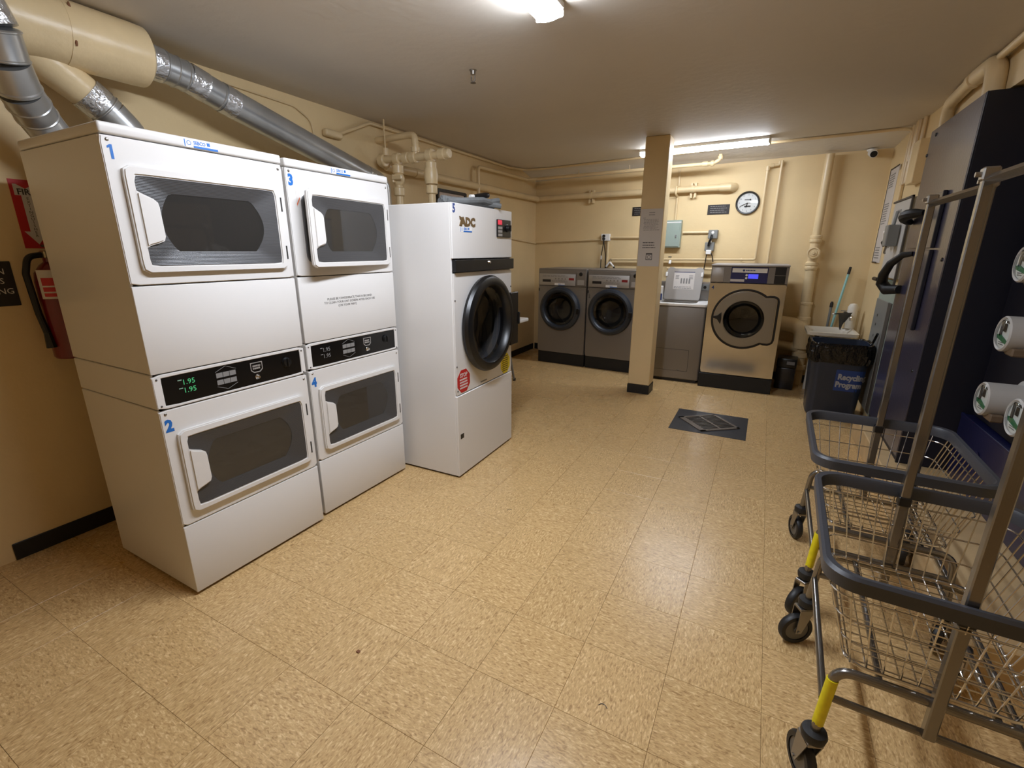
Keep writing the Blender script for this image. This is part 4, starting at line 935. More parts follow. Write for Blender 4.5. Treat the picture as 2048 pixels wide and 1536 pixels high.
a0, b0 = Vector((0.665, 6.05, 0.40)), Vector((0.770, 6.075, 1.31))
m1.location = (0, 0, 0); WORLD[m1.name] = (0, 0, 0)
bm = B(); tube(bm, [Vector((0.62, 6.03, 0.02)), b0.lerp(a0, 0.07)], 0.0115, 10); obj('handle', bm, 'teal', m1)
bm = B(); d = (b0-a0).normalized(); tube(bm, [b0-d*0.075, b0-d*0.004, b0], 0.0125, 10, radii=[0.0135, 0.0125, 0.006]); obj('grip', bm, 'black', m1)
bm = B(); box(bm, 0.56, 0.68, 6.01, 6.05, 0.0, 0.06, 0.01); obj('mop_head', bm, 'cloth', m1)
m2 = thing('broom', 'grey handled broom with dark tip behind the utility sink', 'broom', (0, 0, 0)); WORLD[m2.name] = (0, 0, 0)
bm = B(); tube(bm, [(0.655, 6.085, 0.02), (0.668, 6.10, 0.885)], 0.013, 10); obj('handle', bm, 'box_grey', m2)
bm = B(); tube(bm, [(0.668, 6.10, 0.885), (0.669, 6.101, 0.925), (0.669, 6.101, 0.945)], 0.0135, 10, radii=[0.0165, 0.0165, 0.009]); obj('tip', bm, 'wood_dark', m2)
bm = B(); box(bm, 0.64, 0.75, 6.07, 6.10, 0.0, 0.10, 0.006); obj('bristles', bm, 'cloth', m2)

# ---------------------------------------------------------------- left wall: signs, extinguisher
def lw_thing(name, label, cat, y, z): return thing(name, label, cat, (XL, y, z), PI/2)
fsn = lw_thing('fire_sign', 'red and white FIRE EXTINGUISHER arrow sign above the extinguisher', 'sign', 0.931, 1.465)
bm = B(); box(bm, 0, 0.105, -0.003, 0, 0, 0.300); obj('plate', bm, 'red', fsn, smooth=False)
bm = B(); prism(bm, [(0.012, 0.232), (0.093, 0.232), (0.093, 0.280), (0.082, 0.280), (0.052, 0.262), (0.023, 0.280), (0.012, 0.280)], -0.0036, -0.003)
prism(bm, [(0.033, 0.075), (0.012, 0.075), (0.0525, 0.018), (0.093, 0.075), (0.072, 0.075), (0.072, 0.233), (0.033, 0.233)], -0.0036, -0.003); ar = obj('arrow', bm, 'paper', fsn, smooth=False, label='white downward arrow')
bm = B(); text(bm, 'FIRE', 0.0525, -0.0037, 0.236, 0.036, 'CENTER', 0.95, bold=0.001)
for k, ch in enumerate('EXTINGUISHER'): text(bm, ch, 0.0525, -0.0037, 0.214-k*0.0148, 0.0165, 'CENTER', 1.1)
obj('sign_letters', bm, 'print', ar, smooth=False)
bs = lw_thing('black_sign', 'black sign with white letters left of the fire extinguisher', 'sign', 0.60, 1.21)
bm = B(); box(bm, 0, 0.264, -0.006, 0, 0, 0.198, 0.002); obj('plate', bm, 'sign_black', bs, smooth=False)
bm = B(); text(bm, 'N', 0.238, -0.0062, 0.142, 0.036, 'RIGHT'); text(bm, 'S', 0.229, -0.0062, 0.100, 0.036, 'RIGHT'); text(bm, 'NG', 0.253, -0.0062, 0.055, 0.036, 'RIGHT'); obj('lettering', bm, 'paper', bs, smooth=False)
ex = thing('fire_extinguisher', 'red fire extinguisher with black hose on the left wall', 'fire extinguisher', (-2.955, 0.972, 0.955), PI/2)
bm = B(); lathe(bm, [(0.0, 0.0), (0.062, 0.0), (0.070, 0.012), (0.070, 0.36), (0.064, 0.40), (0.040, 0.435), (0.022, 0.45), (0.022, 0.47), (0, 0.47)], (0, 0, 0), (0, 0, 1), 32); obj('cylinder', bm, 'red_dark', ex)
bm = B(); lathe(bm, [(0.0712, 0.0), (0.0712, 0.13)], (0, 0, 0.285), (0, 0, 1), 32)
bmesh.ops.delete(bm, geom=[f for f in bm.faces if f.calc_center_median().y > -0.025 or f.calc_center_median().x > 0.055], context='FACES'); lb = obj('label_sheet', bm, 'paper', ex, label='white and red instruction label')
for z0, h_ in ((0.345, 0.035), (0.318, 0.02), (0.295, 0.016)):
    bm = B(); lathe(bm, [(0.0718, 0.0), (0.0718, h_)], (0, 0, z0), (0, 0, 1), 32)
    bmesh.ops.delete(bm, geom=[f for f in bm.faces if f.calc_center_median().y > -0.035 or f.calc_center_median().x > 0.045], context='FACES'); obj('label_band', bm, 'red', lb)
bm = B(); box(bm, -0.022, 0.022, -0.03, 0.03, 0.465, 0.50, 0.005); obj('valve', bm, 'copper', ex)
bm = B(); box(bm, -0.012, 0.012, -0.10, 0.02, 0.515, 0.527, 0.003); box(bm, -0.010, 0.010, -0.09, 0.0, 0.488, 0.498, 0.003); obj('lever', bm, 'black', ex, kind='stuff')
bm = B(); tube(bm, fillet([(-0.02, 0, 0.482), (-0.075, -0.01, 0.475), (-0.095, -0.01, 0.40), (-0.088, -0.01, 0.22), (-0.08, -0.02, 0.13)], 0.05, 6), 0.013, 10); obj('hose', bm, 'hose', ex)
bm = B(); tube(bm, [(-0.08, -0.02, 0.13), (-0.077, -0.022, 0.06)], 0.017, 10, radii=[0.013, 0.02]); obj('nozzle', bm, 'black', ex)
bm = B(); box(bm, -0.015, 0.015, 0.06, 0.094, 0.30, 0.42, 0.002); obj('wall_bracket', bm, 'box_grey', ex)
bm = B(); box(bm, 0.02, 0.045, -0.075, -0.066, 0.20, 0.225, 0.002); obj('gauge_tag', bm, 'paper', ex)

# ---------------------------------------------------------------- exhaust ducts
def wthing(name, label, cat, z=0.0):
    t = thing(name, label, cat, (0, 0, z), world=True); WORLD[t.name] = (0, 0, z); return t
bd = wthing('exhaust_trunk', 'big round beige exhaust duct under the ceiling at upper left', 'duct', 2.35)
bm = B(); tube(bm, [(-2.80, -1.2, 2.345), (-2.80, 1.40, 2.352), (-2.80, 1.45, 2.352), (-2.80, 1.47, 2.352)], 0.13, 40, radii=[0.13, 0.13, 0.128, 0.10]); obj('trunk', bm, 'pipe', bd)
for y in (0.15, 1.15):
    bm = B(); tube(bm, [(-2.80, y-0.01, 2.35), (-2.80, y+0.01, 2.35)], 0.1315, 40); obj('joint_band', bm, 'pipe', bd)
bm = B(); tube(bm, [(-2.84, 1.02, 2.285), (-2.85, 1.21, 2.15)], 0.074, 28, radii=[0.085, 0.072]); obj('branch', bm, 'pipe', bd)
for y, z in ((1.15, 2.30), (1.16, 2.43)):
    bm = B(); a_ = math.asin((z-2.35)/0.13); bmesh.ops.create_uvsphere(bm, u_segments=8, v_segments=6, radius=0.012); bmesh.ops.scale(bm, verts=bm.verts, vec=(0.4, 0.5, 1.6)); bmesh.ops.translate(bm, verts=bm.verts, vec=(-2.80+0.128*math.cos(a_), y, z)); obj('torn_tape', bm, 'stain', bd)
s1 = wthing('silver_duct', 'long silver duct sloping behind the dryers from the beige trunk', 'duct', 2.2)
def duct(parent, name, pts, r, m='galv', seg=28, beads=(), radii=None):
    bm = B(); P = [Vector(p) for p in pts]; tube(bm, P, r, seg, radii=radii); o = obj(name, bm, m, parent)
    for f in beads:
        q = P[0].lerp(P[-1], f); d = (P[-1]-P[0]).normalized(); bm = B(); tube(bm, [q-d*0.006, q-d*0.002, q+d*0.002, q+d*0.006], r, seg, radii=[r*0.99, r*1.05, r*1.05, r*0.99]); obj('bead', bm, m, o)
    return o
duct(s1, 'taped_joint', [(-2.81, 1.471, 2.352), (-2.81, 1.54, 2.346)], 0.080, 'foil')
duct(s1, 'elbow_section', [(-2.81, 1.54, 2.346), (-2.81, 1.66, 2.328)], 0.073, beads=(0.1, 0.5, 0.9))
duct(s1, 'taped_joint', [(-2.81, 1.66, 2.328), (-2.81, 1.745, 2.303)], 0.076, 'foil')
duct(s1, 'elbow_section', [(-2.81, 1.745, 2.303), (-2.81, 1.83, 2.278)], 0.074, beads=(0.9,))
duct(s1, 'taped_joint', [(-2.81, 1.83, 2.278), (-2.81, 1.905, 2.257)], 0.079, 'foil')
duct(s1, 'straight_run', [(-2.81, 1.90, 2.258), (-2.81, 2.99, 1.985)], 0.078)
duct(s1, 'taped_joint', [(-2.81, 2.88, 2.012), (-2.81, 2.99, 1.985)], 0.081, 'foil')
duct(s1, 'drop', fillet([(-2.81, 2.96, 1.993), (-2.81, 3.05, 1.965), (-2.81, 3.055, 1.60)], 0.07, 7), 0.079)
s2 = wthing('silver_duct', 'short silver duct with foil tape below the beige branch', 'duct', 2.0)
duct(s2, 'taped_joint', [(-2.85, 1.211, 2.150), (-2.85, 1.265, 2.108)], 0.077, 'foil')
duct(s2, 'elbow_section', [(-2.85, 1.262, 2.110), (-2.85, 1.295, 2.082)], 0.073, beads=(0.5,))
duct(s2, 'lower_run', fillet([(-2.85, 1.295, 2.082), (-2.85, 1.37, 2.0), (-2.85, 1.385, 1.65)], 0.12, 7), 0.073)
s3 = wthing('silver_duct', 'bent silver elbow duct at the far left edge of the photo', 'duct', 2.0)
duct(s3, 'taped_joint', [(-2.575, 0.80, 2.42), (-2.585, 0.865, 2.235)], 0.073, 'foil')
duct(s3, 'elbow_section', [(-2.585, 0.865, 2.235), (-2.62, 0.885, 2.14)], 0.072, beads=(0.05, 0.95))
duct(s3, 'elbow_section', [(-2.62, 0.885, 2.14), (-2.68, 0.925, 2.06)], 0.072, beads=(0.9,))
duct(s3, 'elbow_section', [(-2.68, 0.925, 2.06), (-2.76, 0.99, 1.99)], 0.072, beads=(0.5, 0.95))
duct(s3, 'lower_run', fillet([(-2.76, 0.99, 1.99), (-2.805, 1.06, 1.90), (-2.81, 1.07, 1.62)], 0.12, 7), 0.072)

# gas pipe manifold
gm = wthing('gas_manifold', 'beige pipe manifold with two valved drops above dryer 5', 'pipe', 2.18)
Y0 = 3.25
bm = B(); tube(bm, fillet([(-2.985, Y0+0.1, 2.15), (-2.985, Y0, 2.17), (-2.93, Y0, 2.185), (-2.30, Y0, 2.176)], 0.05, 5), 0.030, 16); obj('header', bm, 'pipe', gm)
for x, r in ((-2.945, 0.05), (-2.79, 0.046), (-2.70, 0.042), (-2.62, 0.046), (-2.455, 0.048), (-2.34, 0.044), (-2.30, 0.036)):
    bm = B(); tube(bm, [(x-0.03, Y0, 2.18), (x-0.024, Y0, 2.18), (x+0.024, Y0, 2.18), (x+0.03, Y0, 2.18)], r, 16, radii=[r*0.85, r, r, r*0.85]); obj('fitting', bm, 'pipe', gm)
for x in (-2.79, -2.455):
    bm = B(); tube(bm, [(x, Y0, 2.17), (x, Y0, 1.45)], 0.030, 16); obj('drop_pipe', bm, 'pipe', gm)
    for z in (2.10, 1.93):
        bm = B(); tube(bm, [(x, Y0, z+0.035), (x, Y0, z+0.028), (x, Y0, z-0.028), (x, Y0, z-0.035)], 0.044, 16, radii=[0.036, 0.046, 0.046, 0.036]); obj('fitting', bm, 'pipe', gm)
bm = B(); bmesh.ops.create_uvsphere(bm, u_segments=20, v_segments=12, radius=0.058); bmesh.ops.scale(bm, verts=bm.verts, vec=(0.9, 0.8, 1.05)); bmesh.ops.translate(bm, verts=bm.verts, vec=(-2.79, Y0, 2.025))
vb = obj('valve_body', bm, 'pipe', gm)
bm = B(); box(bm, -2.80, -2.70, Y0-0.075, Y0-0.055, 2.015, 2.045, 0.004); box(bm, -2.803, -2.787, Y0-0.07, Y0-0.04, 1.995, 2.055, 0.003); obj('valve_lever', bm, 'pipe', vb, kind='stuff')
bm = B(); tube(bm, [(-2.455, Y0, 2.085), (-2.455, Y0, 2.03), (-2.455, Y0, 1.97)], 0.05, 16, radii=[0.05, 0.058, 0.05]); obj('union', bm, 'pipe', gm)
bm = B(); tube(bm, fillet([(-2.60, Y0, 2.19), (-2.60, Y0, 2.335), (-2.68, Y0+0.02, 2.35), (-3.045, Y0+0.05, 2.35)], 0.04, 5), 0.026, 14); obj('riser', bm, 'pipe', gm)
bm = B(); tube(bm, [(-2.60, Y0, 2.215), (-2.60, Y0, 2.25)], 0.036, 14); obj('fitting', bm, 'pipe', gm)
bm = B(); tube(bm, [(-2.912, Y0, 2.20), (-2.914, Y0, 2.486)], 0.007, 8); obj('hanger_rod', bm, 'pipe', gm)
bm = B(); tube(bm, [(-2.912, Y0, 2.215), (-2.912, Y0, 2.27)], 0.024, 12); obj('hanger_clamp', bm, 'pipe', gm)

# sprinkler
sk2 = thing('sprinkler_head', 'small sprinkler head hanging from the middle of the ceiling', 'sprinkler', (-1.688, 2.68, CEIL))
bm = B(); lathe(bm, [(0.022, -0.0005), (0.020, -0.004), (0.016, -0.006), (0.014, -0.024), (0.0, -0.025)], (0, 0, 0), (0, 0, 1), 20); obj('escutcheon', bm, 'screw', sk2)
bm = B(); tube(bm, [(-0.012, 0, -0.03), (-0.012, 0, -0.052), (0, 0, -0.064)], 0.004, 6); tube(bm, [(0.012, 0, -0.03), (0.012, 0, -0.052), (0, 0, -0.064)], 0.004, 6); obj('frame_arms', bm, 'iron', sk2, kind='stuff')
bm = B(); lathe(bm, [(0, -0.064), (0.016, -0.066), (0.017, -0.068), (0, -0.069)], (0, 0, 0), (0, 0, 1), 16); obj('deflector', bm, 'iron', sk2)

# ---------------------------------------------------------------- floor drain and speck
fd = thing('floor_drain', 'black floor square with a turned iron drain grate', 'drain', (-0.269, 4.236, 0.0))
bm = B(); box(bm, -0.300, 0.300, -0.291, 0.291, 0.0003, 0.003, 0.001); obj('surround', bm, 'drain_black', fd, smooth=False, label='black vinyl square')
ga = math.radians(38.6); gx, gy = -0.010, -0.003; half = 0.182
def gr(u, v, z): return (gx+u*math.cos(ga)-v*math.sin(ga), gy+u*math.sin(ga)+v*math.cos(ga), z)
def gbox(bm, u0, u1, v0, v1, z0, z1):
    v = [bm.verts.new(gr(u, w, z)) for u in (u0, u1) for w in (v0, v1) for z in (z0, z1)]
    f = [bm.faces.new([v[i] for i in q]) for q in ((0, 1, 3, 2), (4, 6, 7, 5), (0, 4, 5, 1), (2, 3, 7, 6), (0, 2, 6, 4), (1, 5, 7, 3))]
    bmesh.ops.recalc_face_normals(bm, faces=f)
bm = B(); gbox(bm, -half+0.02, half-0.02, -half+0.02, half-0.02, 0.003, 0.0036); obj('drain_well', bm, 'black', fd, smooth=False)
bm = B()
for a0, a1, b0, b1 in ((-half, half, half-0.024, half), (-half, half, -half, -half+0.024), (-half, -half+0.05, -half, half), (half-0.024, half, -half, half)): gbox(bm, a0, a1, b0, b1, 0.003, 0.010)
fr = obj('grate_frame', bm, 'iron', fd, smooth=False, kind='stuff')
bm = B(); gbox(bm, 0.005, 0.025, -half+0.02, half-0.02, 0.0034, 0.009); obj('grate_rib', bm, 'iron', fd, smooth=False)
for k in range(10):
    v = -half+0.024+(2*half-0.048)*(k+0.5)/10+0.0
    bm = B(); gbox(bm, -half+0.045, half-0.02, v+0.008-0.016, v+0.0, 0.0035, 0.0085); obj('grate_bar', bm, 'iron', fd, smooth=False)
lt = thing('litter_speck', 'tiny dark brown scrap lying on the open floor', 'litter', (-1.175, 0.981, 0))
bm = B(); prism(bm, [(-0.007, 0), (0.004, -0.001), (0.008, 0.003), (0.003, 0.005), (-0.006, 0.004)], -0.005, 0.006); obj('scrap', bm, 'stain', lt, smooth=False)

# ---------------------------------------------------------------- recycling bin
bn = thing('recycling_bin', 'dark blue recycling bin with black bag in front of the sink', 'bin', (0.680, 5.09, 0), 0.0)
def ring_loop(hx, hy, r, z, n=8): return [(x, y, z) for x, y in rrect(-hx, hx, -hy, hy, r, n)]
def loft(bm, loops, cap0=True, cap1=False):
    rs = [[bm.verts.new(p) for p in l] for l in loops]
    for a, b in zip(rs, rs[1:]):
        n = len(a)
        for k in range(n): bm.faces.new((a[k], a[(k+1) % n], b[(k+1) % n], b[k]))
    if cap0: bm.faces.new(rs[0][::-1])
    if cap1: bm.faces.new(rs[-1])
    bmesh.ops.recalc_face_normals(bm, faces=bm.faces); return bm
bm = B(); loft(bm, [ring_loop(0.175, 0.15, 0.05, 0.0), ring_loop(0.190, 0.165, 0.06, 0.02), ring_loop(0.222, 0.195, 0.08, 0.64), ring_loop(0.230, 0.203, 0.08, 0.655), ring_loop(0.230, 0.203, 0.08, 0.675), ring_loop(0.212, 0.185, 0.08, 0.675), ring_loop(0.19, 0.165, 0.07, 0.10)], True, True)
obj('body', bm, 'bin', bn)
bm = B(); rs = []
for (hx, hy, z, w) in ((0.205, 0.178, 0.45, 0.0), (0.215, 0.188, 0.655, 0.004), (0.222, 0.195, 0.682, 0.003), (0.234, 0.207, 0.684, 0.003), (0.238, 0.211, 0.65, 0.006), (0.240, 0.213, 0.58, 0.010), (0.236, 0.209, 0.53, 0.012), (0.229, 0.202, 0.51, 0.003)):
    l = []
    for i, p in enumerate(ring_loop(hx, hy, 0.08, z, 12)):
        q = Vector(p); o_ = Vector((q.x, q.y, 0)).normalized(); q += o_*w*math.sin(i*1.9+z*30)+Vector((0, 0, w*1.6*math.sin(i*0.9+z*11))); l.append(tuple(q))
    rs.append(l)
loft(bm, rs, True, False); obj('bag_liner', bm, 'bag', bn, label='black plastic bag liner')
bm = B(); tube(bm, fillet([(0.20, -0.12, 0.683), (0.215, -0.11, 0.70), (0.225, -0.13, 0.76), (0.228, -0.15, 0.79)], 0.03), 0.010, 8, radii=None); obj('bag_tie', bm, 'bag', bn)
bm = B()
def onbin(bm, x0, x1, z0, z1, off):
    n = 10; vs = []
    for k in range(n+1):
        x = x0+(x1-x0)*k/n
        for z in (z0, z1):
            hy = 0.165+(0.195-0.165)*(z-0.02)/0.62+off; hx = 0.190+0.032*(z-0.02)/0.62+off; r_ = 0.07; 
            y = -hy if x < hx-r_ else -(hy-r_)-math.sqrt(max(0, r_*r_-(x-hx+r_)**2))
            vs.append(bm.verts.new((x, y, z)))
    for k in range(n): bm.faces.new((vs[2*k], vs[2*k+2], vs[2*k+3], vs[2*k+1]))
onbin(bm, -0.012, 0.205, 0.262, 0.455, 0.0008); obj('label_patch', bm, 'blue_deep' if False else 'navy_decal', bn, smooth=False, label='blue label patch')
bm = B(); t0 = B(); text(t0, 'Recycling', 0.006, 0, 0.368, 0.070, 'LEFT', 0.80, bold=0.0035); text(t0, 'Program', -0.004, 0, 0.298, 0.070, 'LEFT', 0.80, bold=0.0035)
for v in t0.verts:
    x, z = v.co.x, v.co.z; hy = 0.165+0.03*(z-0.02)/0.62+0.0016; hx = 0.190+0.032*(z-0.02)/0.62+0.0016; r_ = 0.07
    v.co.y = -hy if x < hx-r_ else -(hy-r_)-math.sqrt(max(0, r_*r_-(min(x, hx)-hx+r_)**2))
bm.free(); obj('bin_lettering', t0, 'ink_white', bn, smooth=False, label='white words Recycling Program')

# ---------------------------------------------------------------- switchgear on the right
sw = wthing('switchgear_cabinet', 'tall navy blue electrical switch cabinet on the right', 'electrical cabinet', 0.17)
CX, CY0, CY1, CZ0, CZ1 = 0.886, 3.553, 4.53, 0.171, 2.262
bm = B(); box(bm, CX+0.004, 1.445, CY0, CY1, CZ0, CZ1, 0.004); obj('body', bm, 'navy_dark', sw)
bm = B(); box(bm, CX, CX+0.004, CY0+0.022, CY1, CZ0+0.03, CZ1, 0.0015); fc = obj('front_cover', bm, 'navy_sheen', sw)
bm = B(); box(bm, CX, CX+0.006, CY0, CY0+0.018, CZ0, CZ1, 0.001); obj('corner_edge', bm, 'navy_dark', sw)
for z0, z1 in ((1.485, 1.815), (0.98, 1.475)):
    bm = B(); box(bm, CX-0.010, CX, 3.83, 4.43, z0, z1, 0.004); p = obj('switch_door', bm, 'navy_sheen', sw)
    bm = B(); box(bm, CX-0.022, CX-0.002, 3.815, 3.833, z0, z1, 0.003); obj('door_edge', bm, 'navy_dark', p)
bm = B()
pr = []
for k in range(9):
    a = PI*k/8; pr.append((CX-0.012-0.07*math.sin(a)**0.8, 4.20+0.28*k/8, 1.715-0.05*(k/8)**2))
tube(bm, pr, 0.03, 10, radii=[0.018, 0.03, 0.034, 0.036, 0.036, 0.034, 0.032, 0.028, 0.018]); obj('upper_handle', bm, 'black_matte', sw, label='black curved switch handle')
bm = B(); tube(bm, [(CX-0.012, 4.24, 1.45), (CX-0.06, 4.27, 1.44), (CX-0.10, 4.36, 1.38), (CX-0.11, 4.46, 1.30), (CX-0.10, 4.52, 1.235), (CX-0.07, 4.47, 1.19), (CX-0.02, 4.34, 1.20)], 0.03, 12, radii=[0.016, 0.022, 0.027, 0.032, 0.038, 0.04, 0.03]); obj('lower_handle', bm, 'black_matte', sw, label='large black curved switch handle')
for y, z in ((4.52, 2.11), (4.40, 2.22), (3.62, 1.42), (3.66, 0.75)):
    bm = B(); lathe(bm, [(0, -0.008), (0.010, -0.006), (0.012, 0)], (CX, y, z), (1, 0, 0), 10); obj('bolt', bm, 'black', sw)

mb = wthing('meter_board', 'brown meter mounting board beside the navy cabinet', 'board', 0.55)
bm = B(); box(bm, 1.165, 1.445, 2.0, 3.50, 0.56, 2.1, 0.004); obj('board', bm, 'navy_dark', mb)
bm = B(); box(bm, 1.155, 1.166, 2.1, 2.98, 0.62, 1.9, 0.002); obj('socket_panel', bm, 'panel_brown', mb, label='brown socket panel')
tr = wthing('wire_trough', 'long navy blue wire trough under the meters', 'electrical box', 0.17)
bm = B(); box(bm, 1.128, 1.445, 2.0, 3.54, 0.171, 0.548, 0.006); obj('trough', bm, 'navy', tr)
bm = B(); box(bm, 1.126, 1.14, 2.0, 3.54, 0.535, 0.556, 0.002); obj('lid_lip', bm, 'navy', tr)
for k, y in enumerate((3.2, 2.6)):
    bm = B(); lathe(bm, [(0.034, -0.001), (0.036, -0.004), (0.030, -0.006), (0.0, -0.004)], (1.127, y, 0.40), (1, 0, 0), 20); obj('knockout', bm, 'navy', tr)
def meter(y, z, label):
    t = thing('electric_meter', label, 'electric meter', (1.0, y, z), -PI/2, 'electric meters')
    r = 0.081
    bm = B(); lathe(bm, [(0.066, 0.004), (r-0.006, -0.003), (r, 0.003), (r, 0.135), (r+0.022, 0.14), (r+0.022, 0.157), (0, 0.157)], (0, 0, 0), (0, 1, 0), 40); obj('housing', bm, 'meter', t)
    bm = B(); lathe(bm, [(0, 0.008), (0.068, 0.005)], (0, 0, 0), (0, 1, 0), 36); f = obj('face', bm, 'meter_white', t, smooth=False, label='white meter face')
    bm = B(); lathe(bm, [(0, -0.012), (0.05, -0.010), (0.068, 0.0), (0.07, 0.004)], (0, 0, 0), (0, 1, 0), 32); obj('cover_glass', bm, 'glass', t)
    bm = B(); box(bm, -0.040, -0.022, 0.002, 0.006, -0.012, 0.058); box(bm, -0.040, 0.03, 0.002, 0.006, 0.050, 0.060); obj('display_surround', bm, 'print', f, smooth=False)
    bm = B(); box(bm, -0.008, 0.014, 0.002, 0.006, 0.010, 0.046); obj('display', bm, 'lcd_dark', f, smooth=False)
    bm = B(); prism(bm, [(-0.060, -0.010), (-0.030, -0.006), (0.055, -0.030), (0.050, -0.044), (-0.050, -0.026)], 0.002, 0.006); obj('green_label', bm, 'green_label', f, smooth=False, label='green label strip')
    bm = B(); lines(bm, -0.03, 0.025, 0.004, -0.054, -0.036, 2, 0.004, 0.2); obj('face_print', bm, 'print_grey', f, smooth=False, kind='stuff')
    bm = B(); box(bm, 0.005, 0.085, 0.02, 0.07, -0.092, -0.055, 0.006); obj('seal_tab', bm, 'panel_brown', t)
    return t
meter(2.958, 1.413, 'grey electric meter highest on the board, cut by the photo edge')
meter(2.946, 1.101, 'grey electric meter second from the top')
meter(2.967, 0.782, 'grey electric meter low down, farther from the camera than its neighbour')
meter(2.622, 0.794, 'grey electric meter low down, nearest the camera')

# pipes over the cabinet
ep = wthing('vent_pipe', 'thick beige pipe arching over the navy cabinet', 'pipe', 2.3)
bm = B(); tube(bm, fillet([(0.955, 4.56, 2.27), (0.94, 4.50, 2.42), (0.935, 4.10, 2.44), (0.935, 3.80, 2.44)], 0.12, 8), 0.036, 16); obj('arched_run', bm, 'pipe', ep)
bm = B(); tube(bm, fillet([(0.935, 3.98, 2.44), (0.94, 3.72, 2.437), (0.945, 3.70, 2.265)], 0.10, 8), 0.046, 18); obj('drop_pipe', bm, 'pipe', ep)
bm = B(); tube(bm, [(0.935, 4.02, 2.44), (0.935, 4.07, 2.44)], 0.045, 16); obj('collar', bm, 'pipe', ep)
bm = B(); tube(bm, [(0.94, 3.70, 2.455), (0.935, 2.4, 2.455)], 0.019, 12); obj('side_conduit', bm, 'pipe', ep)

# fittings on the right wall beyond the cabinet
def rw(y): return 0.94+(6.2-y)*0.027027     # wall surface
cg = wthing('riser_conduits', 'group of beige conduits rising to the ceiling beside the cabinet', 'conduit', 1.9)
for y, r in ((5.50, 0.014), (5.42, 0.016), (5.33, 0.016), (5.24, 0.022), (5.14, 0.014)):
    bm = B(); x = rw(y)-r-0.004; tube(bm, [(x, y, 2.02), (x, y, 2.485)], r, 10); obj('conduit', bm, 'pipe', cg)
bm = B(); box(bm, rw(5.35)-0.10, rw(5.35)+0.02, 5.12, 5.55, 2.30, 2.44, 0.004); 
bm.free()
pb1 = wthing('beige_cover_board', 'beige cover board high on the right wall', 'board', 2.0)
bm = B(); box(bm, 0.90, rw(5.0)-0.001, 4.90, 5.115, 1.98, 2.29, 0.004); obj('board', bm, 'pipe', pb1)
pb2 = wthing('wall_cover', 'tall beige cover plate beside the framed notice', 'cover', 1.3)
bm = B(); box(bm, 0.935, rw(5.5)-0.001, 5.45, 5.66, 1.25, 2.17, 0.003); obj('panel', bm, 'pipe', pb2)
fn = wthing('framed_notice', 'black edged notice sheet on the right wall by the corner', 'notice', 1.36)
bm = B(); x = 0.9385
box(bm, x, rw(5.88)-0.0005, 5.70, 6.06, 1.36, 2.225); obj('sheet', bm, 'paper', fn, smooth=False)
bm = B(); box(bm, x-0.003, x, 6.05, 6.063, 1.355, 2.23); box(bm, x-0.003, x, 5.70, 6.063, 2.215, 2.228); box(bm, x-0.003, x, 5.84, 6.063, 1.355, 1.368); obj('edge_strip', bm, 'sign_black', fn, smooth=False, kind='stuff')
bm = B()
for z0, z1, n in ((2.05, 2.18, 6), (1.72, 1.92, 9), (1.40, 1.52, 5)):
    for k in range(n): z = z0+(z1-z0)*k/n; box(bm, x-0.001, x, 5.80+random.random()*0.05, 6.02, z, z+0.010)
obj('fine_print', bm, 'print_grey', fn, smooth=False, kind='stuff')
lc = wthing('load_center', 'flat grey load panel between the notice and the navy cabinet', 'electrical panel', 1.2)
bm = B(); box(bm, 0.915, rw(5.0)-0.001, 4.80, 5.40, 1.25, 1.87, 0.004); obj('panel', bm, 'meter', lc)
bm = B(); box(bm, 0.905, 0.92, 4.775, 4.80, 1.20, 1.88, 0.002); box(bm, 0.905, 0.92, 4.775, 5.42, 1.865, 1.88, 0.002); obj('dark_frame', bm, 'print', lc)
bm = B(); box(bm, 0.9135, 0.915, 5.10, 5.24, 1.77, 1.80); obj('label_plate', bm, 'print_grey', lc, smooth=False)
ds = wthing('disconnect_box', 'grey disconnect box with loose wires on the right wall', 'electrical box', 1.5)
bm = B(); box(bm, 0.83, 0.913, 4.98, 5.10, 1.505, 1.675, 0.006); obj('box', bm, 'box_grey', ds)
bm = B(); tube(bm, fillet([(0.86, 5.10, 1.60), (0.85, 5.22, 1.63), (0.87, 5.25, 1.55), (0.89, 5.18, 1.50)], 0.03, 5), 0.012, 8); obj('wire_loop', bm, 'plastic_white', ds)
bm = B(); tube(bm, fillet([(0.85, 5.10, 1.56), (0.84, 5.16, 1.54), (0.86, 5.19, 1.51)], 0.02, 5), 0.010, 8); obj('black_wire', bm, 'black', ds)
bm = B(); tube(bm, [(0.87, 5.03, 1.675), (0.88, 5.03, 1.78)], 0.012, 8); obj('conduit_stub', bm, 'box_grey', ds)
bm = B(); tube(bm, [(0.85, 5.02, 1.505), (0.85, 5.05, 1.46), (0.86, 5.08, 1.45)], 0.008, 8); obj('strap', bm, 'screw', ds)
lg = wthing('grey_locker', 'tall narrow grey green electrical cabinet behind the bin', 'electrical cabinet', 0.2)
bm = B(); box(bm, 0.932, rw(5.36)-0.001, 4.72, 5.36, 0.10, 1.17, 0.006); obj('cabinet', bm, 'breaker', lg)
bm = B(); box(bm, 0.924, 0.933, 4.90, 5.36, 0.12, 1.06, 0.003); obj('door', bm, 'box_grey', lg)
bm = B(); box(bm, 0.924, 0.935, 4.78, 4.89, 0.12, 1.06, 0.004); obj('hinge_post', bm, 'print', lg)
for z in (0.92, 0.84, 0.74):
    bm = B(); cyl(bm, (0.922, 5.20, z), (0.925, 5.20, z), 0.012, 10); obj('vent_hole', bm, 'black', lg)
hd = wthing('lever_switch', 'dark lever handle on small bracket above the grey green cabinet', 'switch', 1.2)
